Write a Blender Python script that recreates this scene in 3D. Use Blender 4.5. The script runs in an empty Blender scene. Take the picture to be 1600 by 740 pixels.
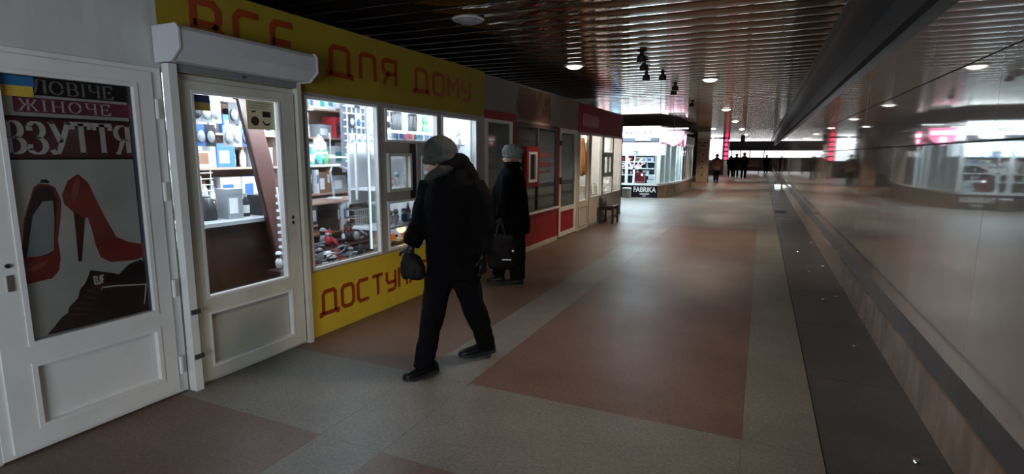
import bpy, bmesh, math, random
from mathutils import Vector, Matrix, noise
random.seed(7)
R = math.radians
C = bpy.context.scene.collection
SC = bpy.context.scene

# ------------------------------------------------------------------ camera
cam_d = bpy.data.cameras.new('camera'); cam = bpy.data.objects.new('camera', cam_d); C.objects.link(cam)
cam_d.sensor_width = 36.0; cam_d.lens = 840.0 / 1600.0 * 36.0; cam_d.clip_start = 0.05; cam_d.clip_end = 300
FW = Vector((-0.41284259, 0.89805486, -0.15185016)); RT = Vector((0.908276, 0.41834453, 0.00475026)); UP = Vector((-0.06779167, 0.13596074, 0.98839211))
m = Matrix((RT, UP, -FW)).transposed().to_4x4(); m.translation = Vector((0, 0, 1.5)); cam.matrix_world = m
SC.camera = cam
# ------------------------------------------------------------------ world, colour
SC.view_settings.view_transform = 'Standard'; SC.view_settings.look = 'None'
SC.view_settings.exposure = 0.0; SC.view_settings.gamma = 1.0; SC.view_settings.use_curve_mapping = False
w = bpy.data.worlds.new('world'); SC.world = w; w.use_nodes = True
w.node_tree.nodes['Background'].inputs[0].default_value = (0.55, 0.62, 0.75, 1); w.node_tree.nodes['Background'].inputs[1].default_value = 0.035

def light(name, kind, loc, power, col, rot=(0, 0, 0), size=(1, 1), spot=120, blend=.6, radius=.1):
    d = bpy.data.lights.new(name, kind); d.energy = power; d.color = col
    if kind == 'AREA': d.shape = 'RECTANGLE'; d.size, d.size_y = size
    if kind == 'SPOT': d.spot_size = R(spot); d.spot_blend = blend; d.shadow_soft_size = radius
    if kind == 'POINT': d.shadow_soft_size = radius
    o = bpy.data.objects.new(name, d); C.objects.link(o); o.location = loc; o.rotation_euler = rot
    return o
# area light added behind the camera, standing for assumed daylight on the near shops
light('assumed_daylight', 'AREA', (-0.5, -3.0, 1.15), 120, (.82, .90, 1.0), (R(80), 0, R(18)), (2.4, 1.5))
# tubes inside the lit shops
light('household_shop_light', 'AREA', (-4.05, 4.15, 2.36), 200, (.78, .88, 1.0), (0, 0, 0), (1.2, 3.7))
light('corner_shop_light', 'AREA', (-4.1, 11.9, 2.36), 150, (1.0, .96, .90), (0, 0, 0), (1.2, 3.2))
light('fabrika_shop_light', 'AREA', (-4.5, 21.2, 2.3), 520, (.75, .92, 1.0), (0, 0, 0), (2.2, 3.0))
# area lights added to brighten the far kiosk front and the window displays
light('fabrika_front_fill', 'AREA', (-4.3, 18.9, 2.50), 170, (.78, .94, 1.0), (R(16), 0, 0), (2.2, .3))
light('household_window_fill', 'AREA', (-3.42, 4.5, 1.93), 75, (.78, .89, 1.0), (0, R(52), 0), (.15, 2.8))
light('corner_window_fill', 'AREA', (-3.42, 12.2, 1.86), 22, (.95, .97, 1.0), (0, R(52), 0), (.15, 2.6))

# ------------------------------------------------------------------ materials
MATS = {}
def mat(name, col, rough=.5, metal=0.0, var=0.0, scale=8.0, bump=0.0, bscale=60.0, spec=.5, emit=None, estr=0.0, col2=None, stretch=(1, 1, 1), coat=0.0, ior=None, rvar=0.0):
    if name in MATS: return MATS[name]
    mm = bpy.data.materials.new(name); mm.use_nodes = True; nt = mm.node_tree; b = nt.nodes['Principled BSDF']
    b.inputs['Base Color'].default_value = (*col, 1); b.inputs['Roughness'].default_value = rough; b.inputs['Metallic'].default_value = metal
    b.inputs['Specular IOR Level'].default_value = spec; b.inputs['Coat Weight'].default_value = coat
    if ior: b.inputs['IOR'].default_value = ior
    if var or bump or rvar or col2:
        tc = nt.nodes.new('ShaderNodeTexCoord'); mp = nt.nodes.new('ShaderNodeMapping'); mp.inputs['Scale'].default_value = stretch
        nt.links.new(tc.outputs['Object'], mp.inputs[0])
    if var or col2:
        n = nt.nodes.new('ShaderNodeTexNoise'); n.inputs['Scale'].default_value = scale; n.inputs['Detail'].default_value = 6; n.inputs['Roughness'].default_value = .62
        nt.links.new(mp.outputs[0], n.inputs['Vector'])
        cr = nt.nodes.new('ShaderNodeValToRGB'); cr.color_ramp.elements[0].position = .32; cr.color_ramp.elements[1].position = .68
        a = col if col2 else tuple(max(0, c * (1 - var)) for c in col); z = col2 if col2 else tuple(min(1, c * (1 + var)) for c in col)
        cr.color_ramp.elements[0].color = (*a, 1); cr.color_ramp.elements[1].color = (*z, 1)
        nt.links.new(n.outputs[0], cr.inputs[0]); nt.links.new(cr.outputs[0], b.inputs['Base Color'])
    if rvar:
        n2 = nt.nodes.new('ShaderNodeTexNoise'); n2.inputs['Scale'].default_value = scale * .6; n2.inputs['Detail'].default_value = 5
        nt.links.new(mp.outputs[0], n2.inputs['Vector'])
        mr = nt.nodes.new('ShaderNodeMapRange'); mr.inputs[3].default_value = max(.02, rough - rvar); mr.inputs[4].default_value = rough + rvar
        nt.links.new(n2.outputs[0], mr.inputs[0]); nt.links.new(mr.outputs[0], b.inputs['Roughness'])
    if bump:
        n3 = nt.nodes.new('ShaderNodeTexNoise'); n3.inputs['Scale'].default_value = bscale; n3.inputs['Detail'].default_value = 3
        nt.links.new(mp.outputs[0], n3.inputs['Vector'])
        bp = nt.nodes.new('ShaderNodeBump'); bp.inputs['Strength'].default_value = bump; bp.inputs['Distance'].default_value = .01
        nt.links.new(n3.outputs[0], bp.inputs['Height']); nt.links.new(bp.outputs[0], b.inputs['Normal'])
    if emit:
        b.inputs['Emission Color'].default_value = (*emit, 1); b.inputs['Emission Strength'].default_value = estr
    MATS[name] = mm; return mm

def glass_mat(name, tint=(1, 1, 1), refl=.08):
    if name in MATS: return MATS[name]
    mm = bpy.data.materials.new(name); mm.use_nodes = True; nt = mm.node_tree
    for n in list(nt.nodes): nt.nodes.remove(n)
    o = nt.nodes.new('ShaderNodeOutputMaterial'); mx = nt.nodes.new('ShaderNodeMixShader'); t = nt.nodes.new('ShaderNodeBsdfTransparent'); g = nt.nodes.new('ShaderNodeBsdfGlossy')
    f = nt.nodes.new('ShaderNodeFresnel'); f.inputs[0].default_value = 1.45
    t.inputs[0].default_value = (*tint, 1); g.inputs['Roughness'].default_value = .03
    mt = nt.nodes.new('ShaderNodeMath'); mt.operation = 'MULTIPLY'; mt.inputs[1].default_value = refl * 10
    nt.links.new(f.outputs[0], mt.inputs[0]); nt.links.new(mt.outputs[0], mx.inputs[0]); nt.links.new(t.outputs[0], mx.inputs[1]); nt.links.new(g.outputs[0], mx.inputs[2]); nt.links.new(mx.outputs[0], o.inputs[0])
    MATS[name] = mm; return mm

GLASS = glass_mat('window_glass', (.93, .96, .97), .07)
TINT = glass_mat('tinted_glass', (.32, .33, .35), .10)
PVC = mat('white_pvc', (.70, .72, .70), .38, var=.06, scale=3, bump=.03)
PVC2 = mat('aged_cream_pvc', (.58, .58, .50), .42, var=.10, scale=4, bump=.03)
PVCW = mat('bright_white_pvc', (.72, .73, .72), .35, var=.04, scale=5)
WHITEM = mat('white_painted_metal', (.55, .57, .60), .35, var=.05, scale=6)
GREYWALL = mat('pale_grey_wall_panel', (.52, .545, .52), .6, var=.10, scale=2.2, stretch=(1, 3, .6))
YEL = mat('yellow_sign_film', (.60, .44, .03), .55, var=.07, scale=3)
REDL = mat('dark_red_lettering', (.30, .035, .008), .4)
RED = mat('red_panel', (.27, .010, .012), .55, spec=.3, var=.08, scale=4)
DRED = mat('deep_red_sign', (.24, .010, .010), .6, spec=.25, var=.12, scale=3)
GREYSIGN = mat('blank_grey_sign', (.21, .19, .17), .65, var=.10, scale=2.5, spec=.25)
FADED = mat('faded_brown_sign', (.085, .03, .022), .6, var=.15, scale=4)
BEIGE = mat('beige_panel', (.45, .42, .34), .6, spec=.3, var=.08, scale=5)
DARK = mat('near_black', (.012, .012, .013), .5)
BLACKP = mat('black_plastic', (.018, .018, .020), .32)
GREYP = mat('grey_plastic', (.22, .23, .24), .4)
WHITEP = mat('white_plastic', (.78, .80, .82), .35)
CHROME = mat('brushed_steel', (.55, .55, .55), .25, 1.0)
WOOD = mat('brown_laminate', (.20, .085, .045), .45, var=.25, scale=5, stretch=(1, .3, 3))
WOODD = mat('dark_brown_laminate', (.032, .012, .008), .35, var=.25, scale=4, stretch=(1, 1, .3))
SHELFM = mat('shelf_laminate', (.42, .26, .20), .45, var=.12, scale=6)
SHOPWALL = mat('shop_inner_wall', (.55, .52, .50), .6, var=.05, scale=5)
INBROWN = mat('shop_brown_back_panel', (.26, .14, .10), .5, var=.15, scale=4)

# ------------------------------------------------------------------ mesh helpers
class MB:
    def __init__(s): s.bm = bmesh.new()
    def box(s, x0, x1, y0, y1, z0, z1):
        v = [s.bm.verts.new(p) for p in ((x0, y0, z0), (x1, y0, z0), (x1, y1, z0), (x0, y1, z0), (x0, y0, z1), (x1, y0, z1), (x1, y1, z1), (x0, y1, z1))]
        for f in ((0, 3, 2, 1), (4, 5, 6, 7), (0, 1, 5, 4), (1, 2, 6, 5), (2, 3, 7, 6), (3, 0, 4, 7)): s.bm.faces.new([v[i] for i in f])
        return s
    def prism(s, pts, axis, a0, a1):      # polygon in the plane normal to axis, extruded a0..a1
        def P(p, a): return {'x': (a, p[0], p[1]), 'y': (p[0], a, p[1]), 'z': (p[0], p[1], a)}[axis]
        A = [s.bm.verts.new(P(p, a0)) for p in pts]; B_ = [s.bm.verts.new(P(p, a1)) for p in pts]
        s.bm.faces.new(A); s.bm.faces.new(B_[::-1]); n = len(pts)
        for i in range(n): s.bm.faces.new((A[i], B_[i], B_[(i + 1) % n], A[(i + 1) % n]))
        return s
    def tube(s, pts, rad, seg=10, close=True, flat=None):   # lofted tube, elliptical if rad items are (a,b)
        pts = [Vector(p) for p in pts]; n = len(pts)
        if not isinstance(rad, (list, tuple)): rad = [rad] * n
        rings = []; up = None
        for i in range(n):
            t = (pts[min(i + 1, n - 1)] - pts[max(i - 1, 0)]).normalized()
            if flat is not None: a = (Vector(flat) - t * t.dot(Vector(flat))).normalized()
            else:
                if up is None: up = Vector((0, 0, 1)) if abs(t.z) < .9 else Vector((1, 0, 0))
                a = (up - t * t.dot(up)).normalized(); up = a
            b = t.cross(a); ra, rb = rad[i] if isinstance(rad[i], (list, tuple)) else (rad[i], rad[i])
            rings.append([s.bm.verts.new(pts[i] + a * (ra * math.cos(2 * math.pi * k / seg)) + b * (rb * math.sin(2 * math.pi * k / seg))) for k in range(seg)])
        for i in range(n - 1):
            for k in range(seg): s.bm.faces.new((rings[i][k], rings[i][(k + 1) % seg], rings[i + 1][(k + 1) % seg], rings[i + 1][k]))
        if close: s.bm.faces.new(rings[0][::-1]); s.bm.faces.new(rings[-1])
        return s
    def lathe(s, prof, seg=16, c=(0, 0, 0), cap=True):
        rings = [[s.bm.verts.new((c[0] + r * math.cos(2 * math.pi * k / seg), c[1] + r * math.sin(2 * math.pi * k / seg), c[2] + z)) for k in range(seg)] for r, z in prof]
        for i in range(len(rings) - 1):
            for k in range(seg): s.bm.faces.new((rings[i][k], rings[i][(k + 1) % seg], rings[i + 1][(k + 1) % seg], rings[i + 1][k]))
        if cap: s.bm.faces.new(rings[0][::-1]); s.bm.faces.new(rings[-1])
        return s
    def ball(s, c, r, seg=12, rings=8, rot=None):
        if not isinstance(r, (list, tuple)): r = (r, r, r)
        M = Matrix.Translation(c) @ (rot.to_4x4() if rot else Matrix.Identity(4)) @ Matrix.Diagonal((*r, 1))
        bmesh.ops.create_uvsphere(s.bm, u_segments=seg, v_segments=rings, radius=1, matrix=M); return s
    def ribbon(s, pts, wid, plane, a0, a1, closed=False):   # stroke with width (number or f(dx,dy)) in a plane, extruded
        n = len(pts)
        P = [Vector(p) for p in pts]
        segs = n if closed else n - 1
        L, Rr = [], []
        for i in range(n):
            if closed: d0 = (P[i] - P[i - 1]); d1 = (P[(i + 1) % n] - P[i])
            else: d0 = P[i] - P[i - 1] if i else P[1] - P[0]; d1 = P[i + 1] - P[i] if i < n - 1 else P[i] - P[i - 1]
            d0 = d0.normalized(); d1 = d1.normalized(); t = (d0 + d1)
            t = t.normalized() if t.length > 1e-6 else d1
            nn = Vector((-t.y, t.x)); wd = wid(t) if callable(wid) else wid
            k = 1 / max(.5, nn.dot(Vector((-d1.y, d1.x))))
            L.append(P[i] + nn * wd * .5 * k); Rr.append(P[i] - nn * wd * .5 * k)
        def Q(p, a): return {'x': (a, p[0], p[1]), 'y': (p[0], a, p[1]), 'z': (p[0], p[1], a)}[plane]
        V = [[s.bm.verts.new(Q(p, a)) for p in arr] for arr in (L, Rr) for a in (a0, a1)]   # L0 L1 R0 R1
        for i in range(segs):
            j = (i + 1) % n
            for a, b in ((0, 2), (3, 1), (1, 0), (2, 3)): s.bm.faces.new((V[a][i], V[a][j], V[b][j], V[b][i]))
        if not closed:
            s.bm.faces.new((V[0][0], V[1][0], V[3][0], V[2][0])); s.bm.faces.new((V[0][-1], V[2][-1], V[3][-1], V[1][-1]))
        return s
    def mesh(s, name, smooth=False):
        bmesh.ops.recalc_face_normals(s.bm, faces=s.bm.faces); me = bpy.data.meshes.new(name); s.bm.to_mesh(me); s.bm.free()
        if smooth:
            me.polygons.foreach_set('use_smooth', [True] * len(me.polygons))
        return me

def obj(name, mb, mt, parent=None, local=False, smooth=False, label=None, bevel=0):
    me = mb.mesh(name, smooth) if isinstance(mb, MB) else mb
    me.materials.clear(); me.materials.append(mt)
    o = bpy.data.objects.new(name, me); C.objects.link(o)
    if parent is not None:
        o.parent = parent
        if not local and parent.type == 'EMPTY': o.matrix_parent_inverse = parent.matrix_basis.inverted()
    if label: o['label'] = label
    if bevel:
        b = o.modifiers.new('bevel', 'BEVEL'); b.width = bevel; b.segments = 2; b.limit_method = 'ANGLE'
    return o
def tag(o, label, cat, group=None, kind=None):
    o['label'] = label; o['category'] = cat
    if group: o['group'] = group
    if kind: o['kind'] = kind
    return o
def thing(name, label, cat, loc, rz=0, group=None):
    e = bpy.data.objects.new(name, None); C.objects.link(e); e.location = loc; e.rotation_euler = (0, 0, rz); e.empty_display_size = .1
    e.matrix_basis = Matrix.Translation(loc) @ Matrix.Rotation(rz, 4, 'Z')
    return tag(e, label, cat, group)
def struct(name, mb, mt, parent=None, **k):
    o = obj(name, mb, mt, parent, **k)
    if parent is None: o['kind'] = 'structure'
    return o
def sempty(name, loc=(0, 0, 0)):
    e = bpy.data.objects.new(name, None); C.objects.link(e); e.location = loc; e.matrix_basis = Matrix.Translation(loc); e['kind'] = 'structure'; return e
def dup(root, loc, rz=0, scale=1, label=None, group=None):
    r = root.copy(); C.objects.link(r); r.location = loc; r.rotation_euler = (0, 0, rz); r.scale = (scale,) * 3
    if label: r['label'] = label
    if group: r['group'] = group
    for ch in list(root.children):
        c = ch.copy(); C.objects.link(c); c.parent = r
        for g in list(ch.children):
            d = g.copy(); C.objects.link(d); d.parent = c
    return r
BX = lambda *a: MB().box(*a)
def shared(name, me, mt, parent, loc):
    o = bpy.data.objects.new(name, me); C.objects.link(o); o.location = loc
    if parent: o.parent = parent
    return o

# ------------------------------------------------------------------ floor
ZC = 2.87
def terrazzo(name, a, b, rough, speck):
    mm = mat(name, a, rough, var=0, scale=1.4, col2=b, bump=.06, bscale=14, rvar=.12, spec=.5)
    nt = mm.node_tree; bs = nt.nodes['Principled BSDF']; src = bs.inputs['Base Color'].links[0].from_socket
    geo = nt.nodes.new('ShaderNodeNewGeometry')
    for n in nt.nodes:
        if n.type == 'MAPPING': nt.links.new(geo.outputs['Position'], n.inputs[0])
    v = nt.nodes.new('ShaderNodeTexNoise'); v.inputs['Scale'].default_value = 55; v.inputs['Detail'].default_value = 2
    nt.links.new(geo.outputs['Position'], v.inputs['Vector'])
    cr = nt.nodes.new('ShaderNodeValToRGB'); cr.color_ramp.elements[0].position = .35; cr.color_ramp.elements[1].position = .75
    cr.color_ramp.elements[0].color = (1 - speck, 1 - speck, 1 - speck, 1); cr.color_ramp.elements[1].color = (1 + speck, 1 + speck, 1 + speck, 1)
    mx = nt.nodes.new('ShaderNodeMix'); mx.data_type = 'RGBA'; mx.blend_type = 'MULTIPLY'; mx.inputs[0].default_value = 1
    nt.links.new(v.outputs[0], cr.inputs[0]); nt.links.new(src, mx.inputs[6]); nt.links.new(cr.outputs[0], mx.inputs[7]); nt.links.new(mx.outputs[2], bs.inputs['Base Color'])
    return mm
TG = terrazzo('grey_terrazzo', (.118, .113, .098), (.172, .165, .144), .44, .25)
TR = terrazzo('red_terrazzo', (.098, .057, .042), (.145, .088, .066), .44, .25)
TD = terrazzo('dark_gutter_stone', (.040, .040, .042), (.075, .073, .072), .38, .2)
floor = struct('floor', BX(-7.2, .97, -4, 64, -.12, -.03), mat('floor_screed', (.03, .03, .03), .8))
XB = [-7.2, -5.2, -3.24, -2.07, -1.66, 0, .38]
YB = [-4, -1.2, -.3, 2.03, 2.95, 7.45, 11.94, 13.2, 16.4, 19.6, 22.8, 26, 30, 34, 40, 46, 52, 58, 64]
for i in range(len(XB) - 1):
    for j in range(len(YB) - 1):
        red = i in (2, 4) and (YB[j] in (-4, -.3) or 2.9 < YB[j] < 11.9 or YB[j] >= 19)
        obj('terrazzo_slab', BX(XB[i] + .0008, XB[i + 1] - .0008, YB[j] + .0008, YB[j + 1] - .0008, -.03, 0), TR if red else TG, floor)
y = -4.0
while y < 60:
    l = 1.35
    obj('gutter_slab', BX(.388, .965, y + .003, y + l - .003, -.04, -.014), TD, floor); y += l
gr = thing('drain_grate', 'dark rectangular drain grate let into the dark gutter strip far along the right wall', 'drain grate', (.55, 16.3, -.014))
obj('grate_frame', BX(.40, .70, 16.0, 16.7, -.014, -.008), DARK, gr)
for k in range(6): obj('grate_bar', BX(.42, .68, 16.06 + k * .1, 16.10 + k * .1, -.008, .002), BLACKP, gr)

# ------------------------------------------------------------------ right wall
WX = .965
MARB = mat('polished_grey_marble', (.30, .275, .25), .035, var=0, scale=1.1, col2=(.385, .355, .325), stretch=(1, .5, .5), spec=.7, ior=1.52)
PL = mat('veined_brown_marble', (.16, .105, .075), .22, col2=(.34, .28, .235), scale=2.6, stretch=(1, 1.0, .45), spec=.7)
BAND = mat('dark_grey_band_stone', (.085, .085, .092), .3, var=.15, scale=3)
wr = struct('wall_right', BX(1.0, 1.25, -4, 60.5, -.1, 2.36), mat('wall_mortar', (.02, .02, .02), .8))
def course(z0, z1, x, length, mt, name, off, bevel=.002, dx=0):
    me = MB().box(-.03, 0, .0015, length - .0015, z0 + .002, z1 - .002).mesh(name); me.materials.append(mt)
    y = -4 + off; k = 0
    while y < 60.2:
        o = shared(name, me, mt, wr, (x, y, 0)); o.location.x = x - WX + WX; y += length; k += 1
course(-.02, .27, .975 + .0, 1.15, PL, 'plinth_slab', 0)
course(.27, .44, .985, 1.15, BAND, 'band_slab', 0)
course(.44, 1.57, .970, 1.15, MARB, 'marble_panel', .25)
course(1.574, 1.97, .970, 1.15, MARB, 'marble_panel', .25)
course(1.974, 2.36, .970, 1.15, MARB, 'marble_panel', .25)
struct('trim_1', BX(1.0, 1.25, -4, 60.5, 2.36, 2.53), mat('dark_recess_paint', (.055, .055, .06), .5))
struct('trim_2', MB().prism([(.93, 2.53), (1.25, 2.53), (1.25, ZC + .06), (.99, ZC + .06)], 'y', -4, 60.5), mat('grey_cornice_metal', (.075, .075, .078), .6, var=.08, scale=2, stretch=(1, .2, 1), spec=.3))
struct('trim_3', BX(.59, .655, -4, 62, ZC - .03, ZC), mat('grey_trim_metal', (.12, .12, .125), .5, .2))

# ------------------------------------------------------------------ ceiling
ceil = struct('ceiling', BX(-7.4, 1.25, -4, 64, ZC + .06, ZC + .16), mat('ceiling_void', (.02, .018, .017), .8))
obj('smooth_strip', BX(.655, .99, -4, 62, ZC - .008, ZC + .002), mat('dark_ceiling_sheet', (.055, .05, .052), .28, .2), ceil)
SLAT = mat('bronze_ceiling_slat', (.29, .24, .21), .045, 1.0)
PITCH = .33
prof = []
for k in range(13):
    t = k / 12; yy = .006 + t * (PITCH - .012); prof.append((yy, -.022 * (1 - (2 * t - 1) ** 2)))
mb = MB(); A = [mb.bm.verts.new((-7.2, p[0], p[1])) for p in prof]; B_ = [mb.bm.verts.new((.588, p[0], p[1])) for p in prof]
for k in range(12): mb.bm.faces.new((A[k], B_[k], B_[k + 1], A[k + 1]))
lip0 = [mb.bm.verts.new((-7.2, .006, .02)), mb.bm.verts.new((.588, .006, .02))]; mb.bm.faces.new((lip0[0], lip0[1], B_[0], A[0]))
lip1 = [mb.bm.verts.new((-7.2, PITCH - .006, .02)), mb.bm.verts.new((.588, PITCH - .006, .02))]; mb.bm.faces.new((A[-1], B_[-1], lip1[1], lip1[0]))
slat_me = mb.mesh('ceiling_slat', True); slat_me.materials.append(SLAT)
y = -3.9
while y < 62:
    shared('ceiling_slat', slat_me, SLAT, ceil, (0, y, ZC)); y += PITCH

struct('wall_left', BX(-7.4, -7.2, -4, 64, -.1, ZC + .06), mat('dim_grey_wall', (.16, .15, .145), .5, var=.1, scale=2))
struct('wall_far', BX(-7.2, 1.25, 62.5, 62.7, -.1, ZC + .06), mat('far_wall', (.12, .10, .09), .5, var=.1, scale=2))

# ------------------------------------------------------------------ ceiling lamps
LAMPE = mat('lamp_diffuser_lit', (.9, .9, .9), .4, emit=(1.0, .93, .84), estr=9)
LAMPO = mat('lamp_diffuser_unlit', (.30, .30, .31), .25)
def lamp(x, y, on, label, power=90, grp=None, cone=128):
    t = thing('ceiling_lamp', label, 'ceiling lamp', (x, y, ZC - .015), 0, grp)
    obj('lamp_ring', MB().lathe([(.16, 0), (.165, -.012), (.15, -.022), (.12, -.024), (.12, 0)], 24), WHITEM, t, local=True, smooth=True)
    obj('diffuser', MB().lathe([(.118, -.012), (.112, -.03), (.085, -.05), (.045, -.06), (.001, -.063)], 20), LAMPE if on else LAMPO, t, local=True, smooth=True)
    if on: light('ceiling_lamp_light', 'SPOT', (x, y, ZC - .10), power * 2.1, (1.0, .81, .62), (0, 0, 0), spot=cone, blend=.5, radius=.12)
lamp(-2.71, 8.15, True, 'lit round ceiling lamp above the closed red-framed shop, nearest the kiosks', 30, cone=86)
lamp(-.94, 10.48, True, 'lit round ceiling lamp over the middle of the passage, the larger of its row', 130)
lamp(-1.06, 17.37, True, 'lit round ceiling lamp, second along the middle row of the passage', 150)
lamp(-1.07, 23.47, True, 'lit round ceiling lamp, third along the middle row of the passage', 150)
lamp(-1.05, 30.5, True, 'lit round ceiling lamp, fourth along the middle row before the tan pillar', 130)
lamp(-2.35, 29.6, True, 'added lit round ceiling lamp off the middle row, close to the tan pillar', 130)  # lamp added to brighten the front of the pillar
lamp(-1.05, 38.5, True, 'lit round ceiling lamp, fifth along the middle row, above the distant walkers', 130)
lamp(-1.05, 47.5, True, 'lit round ceiling lamp, farthest of the middle row of the passage', 90)
lamp(-2.80, 5.0, False, 'unlit round ceiling lamp above the large yellow shop sign')
lamp(-.95, 3.6, True, 'assumed lit round ceiling lamp of the middle row, just above the picture', 58, cone=116)  # out of view, assumed from the light on the lower shop fronts
lamp(-1.2, -2.6, True, 'assumed lit round ceiling lamp over the unseen near end of the passage', 60)  # unseen lamp behind the camera, assumed to continue the row and light the near end
unl = [(-1.56, 7.52), (-1.68, 8.29), (-1.85, 9.36), (-1.60, 9.46), (-1.62, 11.04), (-1.75, 11.76), (-1.74, 14.81)]
ulab = ['nearest', 'second', 'third, left of a pair', 'right one of a pair', 'fifth', 'sixth', 'farthest']
for (x, y), l in zip(unl, ulab):
    t = thing('ceiling_spotlight', 'small black ceiling spotlight before the bright kiosk, ' + l, 'spotlight', (x, y, ZC - .015), 0, 'black ceiling spotlights')
    obj('mount', MB().lathe([(.028, 0), (.028, -.03)], 10), BLACKP, t, local=True)
    obj('spot_head', MB().lathe([(.03, -.03), (.06, -.05), (.065, -.12), (.05, -.125)], 12), DARK, t, local=True, smooth=True)

# ------------------------------------------------------------------ lettering
TECH = {
 'В': (.75, [[(0, 0), (0, 1), (.55, 1), (.70, .86), (.70, .62), (.60, .5), (0, .5)], [(.55, .5), (.75, .36), (.75, .14), (.62, 0), (0, 0)]]),
 'С': (.75, [[(.75, 1), (.15, 1), (0, .85), (0, .15), (.15, 0), (.75, 0)]]),
 'Е': (.75, [[(.75, 1), (.15, 1), (0, .85), (0, .15), (.15, 0), (.75, 0)], [(0, .5), (.65, .5)]]),
 'Д': (.95, [[(-.06, -.14), (-.06, 0), (.98, 0), (.98, -.14)], [(.08, 0), (.10, .86), (.22, 1), (.74, 1), (.84, .88), (.84, 0)]]),
 'Л': (.72, [[(0, 0), (.02, .86), (.16, 1), (.60, 1), (.72, .88), (.72, 0)]]),
 'Я': (.70, [[(.70, 0), (.70, 1), (.15, 1), (0, .86), (0, .60), (.14, .46), (.70, .46)], [(.30, .46), (.02, 0)]]),
 'О': (.75, [[(.15, 0), (0, .15), (0, .85), (.15, 1), (.60, 1), (.75, .85), (.75, .15), (.60, 0), (.15, 0)]]),
 'М': (.85, [[(0, 0), (0, 1), (.42, .42), (.85, 1), (.85, 0)]]),
 'У': (.70, [[(0, 1), (0, .56), (.14, .42), (.70, .42)], [(.70, 1), (.70, .14), (.56, 0), (.05, 0)]]),
 'Т': (.80, [[(0, 1), (.80, 1)], [(.40, 1), (.40, 0)]]),
 'П': (.70, [[(0, 0), (0, 1), (.70, 1), (.70, 0)]]),
 'Н': (.70, [[(0, 0), (0, 1)], [(.70, 0), (.70, 1)], [(0, .5), (.70, .5)]]),
}
def arc(cx, cy, rx, ry, a0, a1, n=12): return [(cx + rx * math.cos(R(a0 + (a1 - a0) * k / n)), cy + ry * math.sin(R(a0 + (a1 - a0) * k / n))) for k in range(n + 1)]
def sf(x, y=0, w_=.26): return [(x - w_ / 2, y + (.025 if y < .5 else -.025)), (x + w_ / 2, y + (.025 if y < .5 else -.025))]
SERIF = {
 'Л': (.85, [[(.02, .03), (.14, .05), (.22, .3), (.28, .97)], [(.20, .975), (.82, .975)], [(.68, 0), (.68, 1)], sf(.68)]),
 'О': (.85, [arc(.40, .5, .33, .46, 0, 350, 22)]),
 'В': (.75, [[(.15, 0), (.15, 1)], [(.02, .975), (.35, .975)], [(.02, .025), (.35, .025)], arc(.35, .74, .24, .235, 90, -90), arc(.35, .265, .30, .24, 90, -90), [(.15, .505), (.35, .505)]]),
 'І': (.38, [[(.17, 0), (.17, 1)], sf(.17), sf(.17, 1)]),
 'Ч': (.80, [[(.14, 1), (.14, .66), (.22, .5), (.40, .45), (.64, .52)], [(.64, 0), (.64, 1)], sf(.64), sf(.64, 1), sf(.14, 1)]),
 'Е': (.70, [[(.14, 0), (.14, 1)], [(.02, .975), (.60, .975), (.61, .78)], [(.02, .025), (.62, .025), (.64, .24)], [(.14, .5), (.46, .5)], [(.46, .40), (.46, .60)]]),
 'Ж': (1.05, [[(.5, 0), (.5, 1)], [(.5, .5), (.30, .55), (.08, .98)], [(.5, .5), (.30, .45), (.06, .02)], [(.5, .5), (.70, .55), (.92, .98)], [(.5, .5), (.70, .45), (.94, .02)], sf(.5), sf(.5, 1), sf(.06), sf(.94), sf(.1, 1, .18), sf(.9, 1, .18)]),
 'Н': (.85, [[(.15, 0), (.15, 1)], [(.68, 0), (.68, 1)], [(.15, .5), (.68, .5)], sf(.15), sf(.15, 1), sf(.68), sf(.68, 1)]),
 'З': (.70, [arc(.30, .74, .25, .235, 150, -90), arc(.30, .26, .30, .245, 90, -155), [(.08, .86), (.08, .72)], [(.04, .30), (.04, .12)]]),
 'У': (.80, [[(.12, 1), (.42, .36)], [(.74, 1), (.42, .30), (.30, .06), (.12, .04), (.08, .14)], sf(.12, 1), sf(.72, 1)]),
 'Т': (.80, [[(.38, 0), (.38, 1)], [(.04, .80), (.05, .975), (.71, .975), (.72, .80)], sf(.38)]),
 'Я': (.80, [[(.62, 0), (.62, 1)], [(.35, .975), (.76, .975)], arc(.36, .73, .26, .24, 90, 270), [(.36, .49), (.62, .49)], [(.40, .49), (.16, .04), (.04, .03)], sf(.62)]),
}
def serif_w(t): return .045 + .12 * abs(t.y)
def write(s, table, y0, z0, h, gap, x0, x1, name, mt, parent, wid, sx=1.0, per=True, label=None):
    yc = y0
    for ch in s:
        if ch == ' ': yc += .5 * h * sx; continue
        adv, st = table[ch]; mb = MB()
        for q in st: mb.ribbon([(yc + p[0] * h * sx, z0 + p[1] * h) for p in q], (lambda t: wid(t) * h) if callable(wid) else wid * h, 'x', x0, x1)
        obj(name, mb, mt, parent); yc += adv * h * sx + gap
    return yc
def poly(name, pts, x0, x1, mt, parent): return obj(name, MB().prism(pts, 'x', x0, x1), mt, parent)

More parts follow.
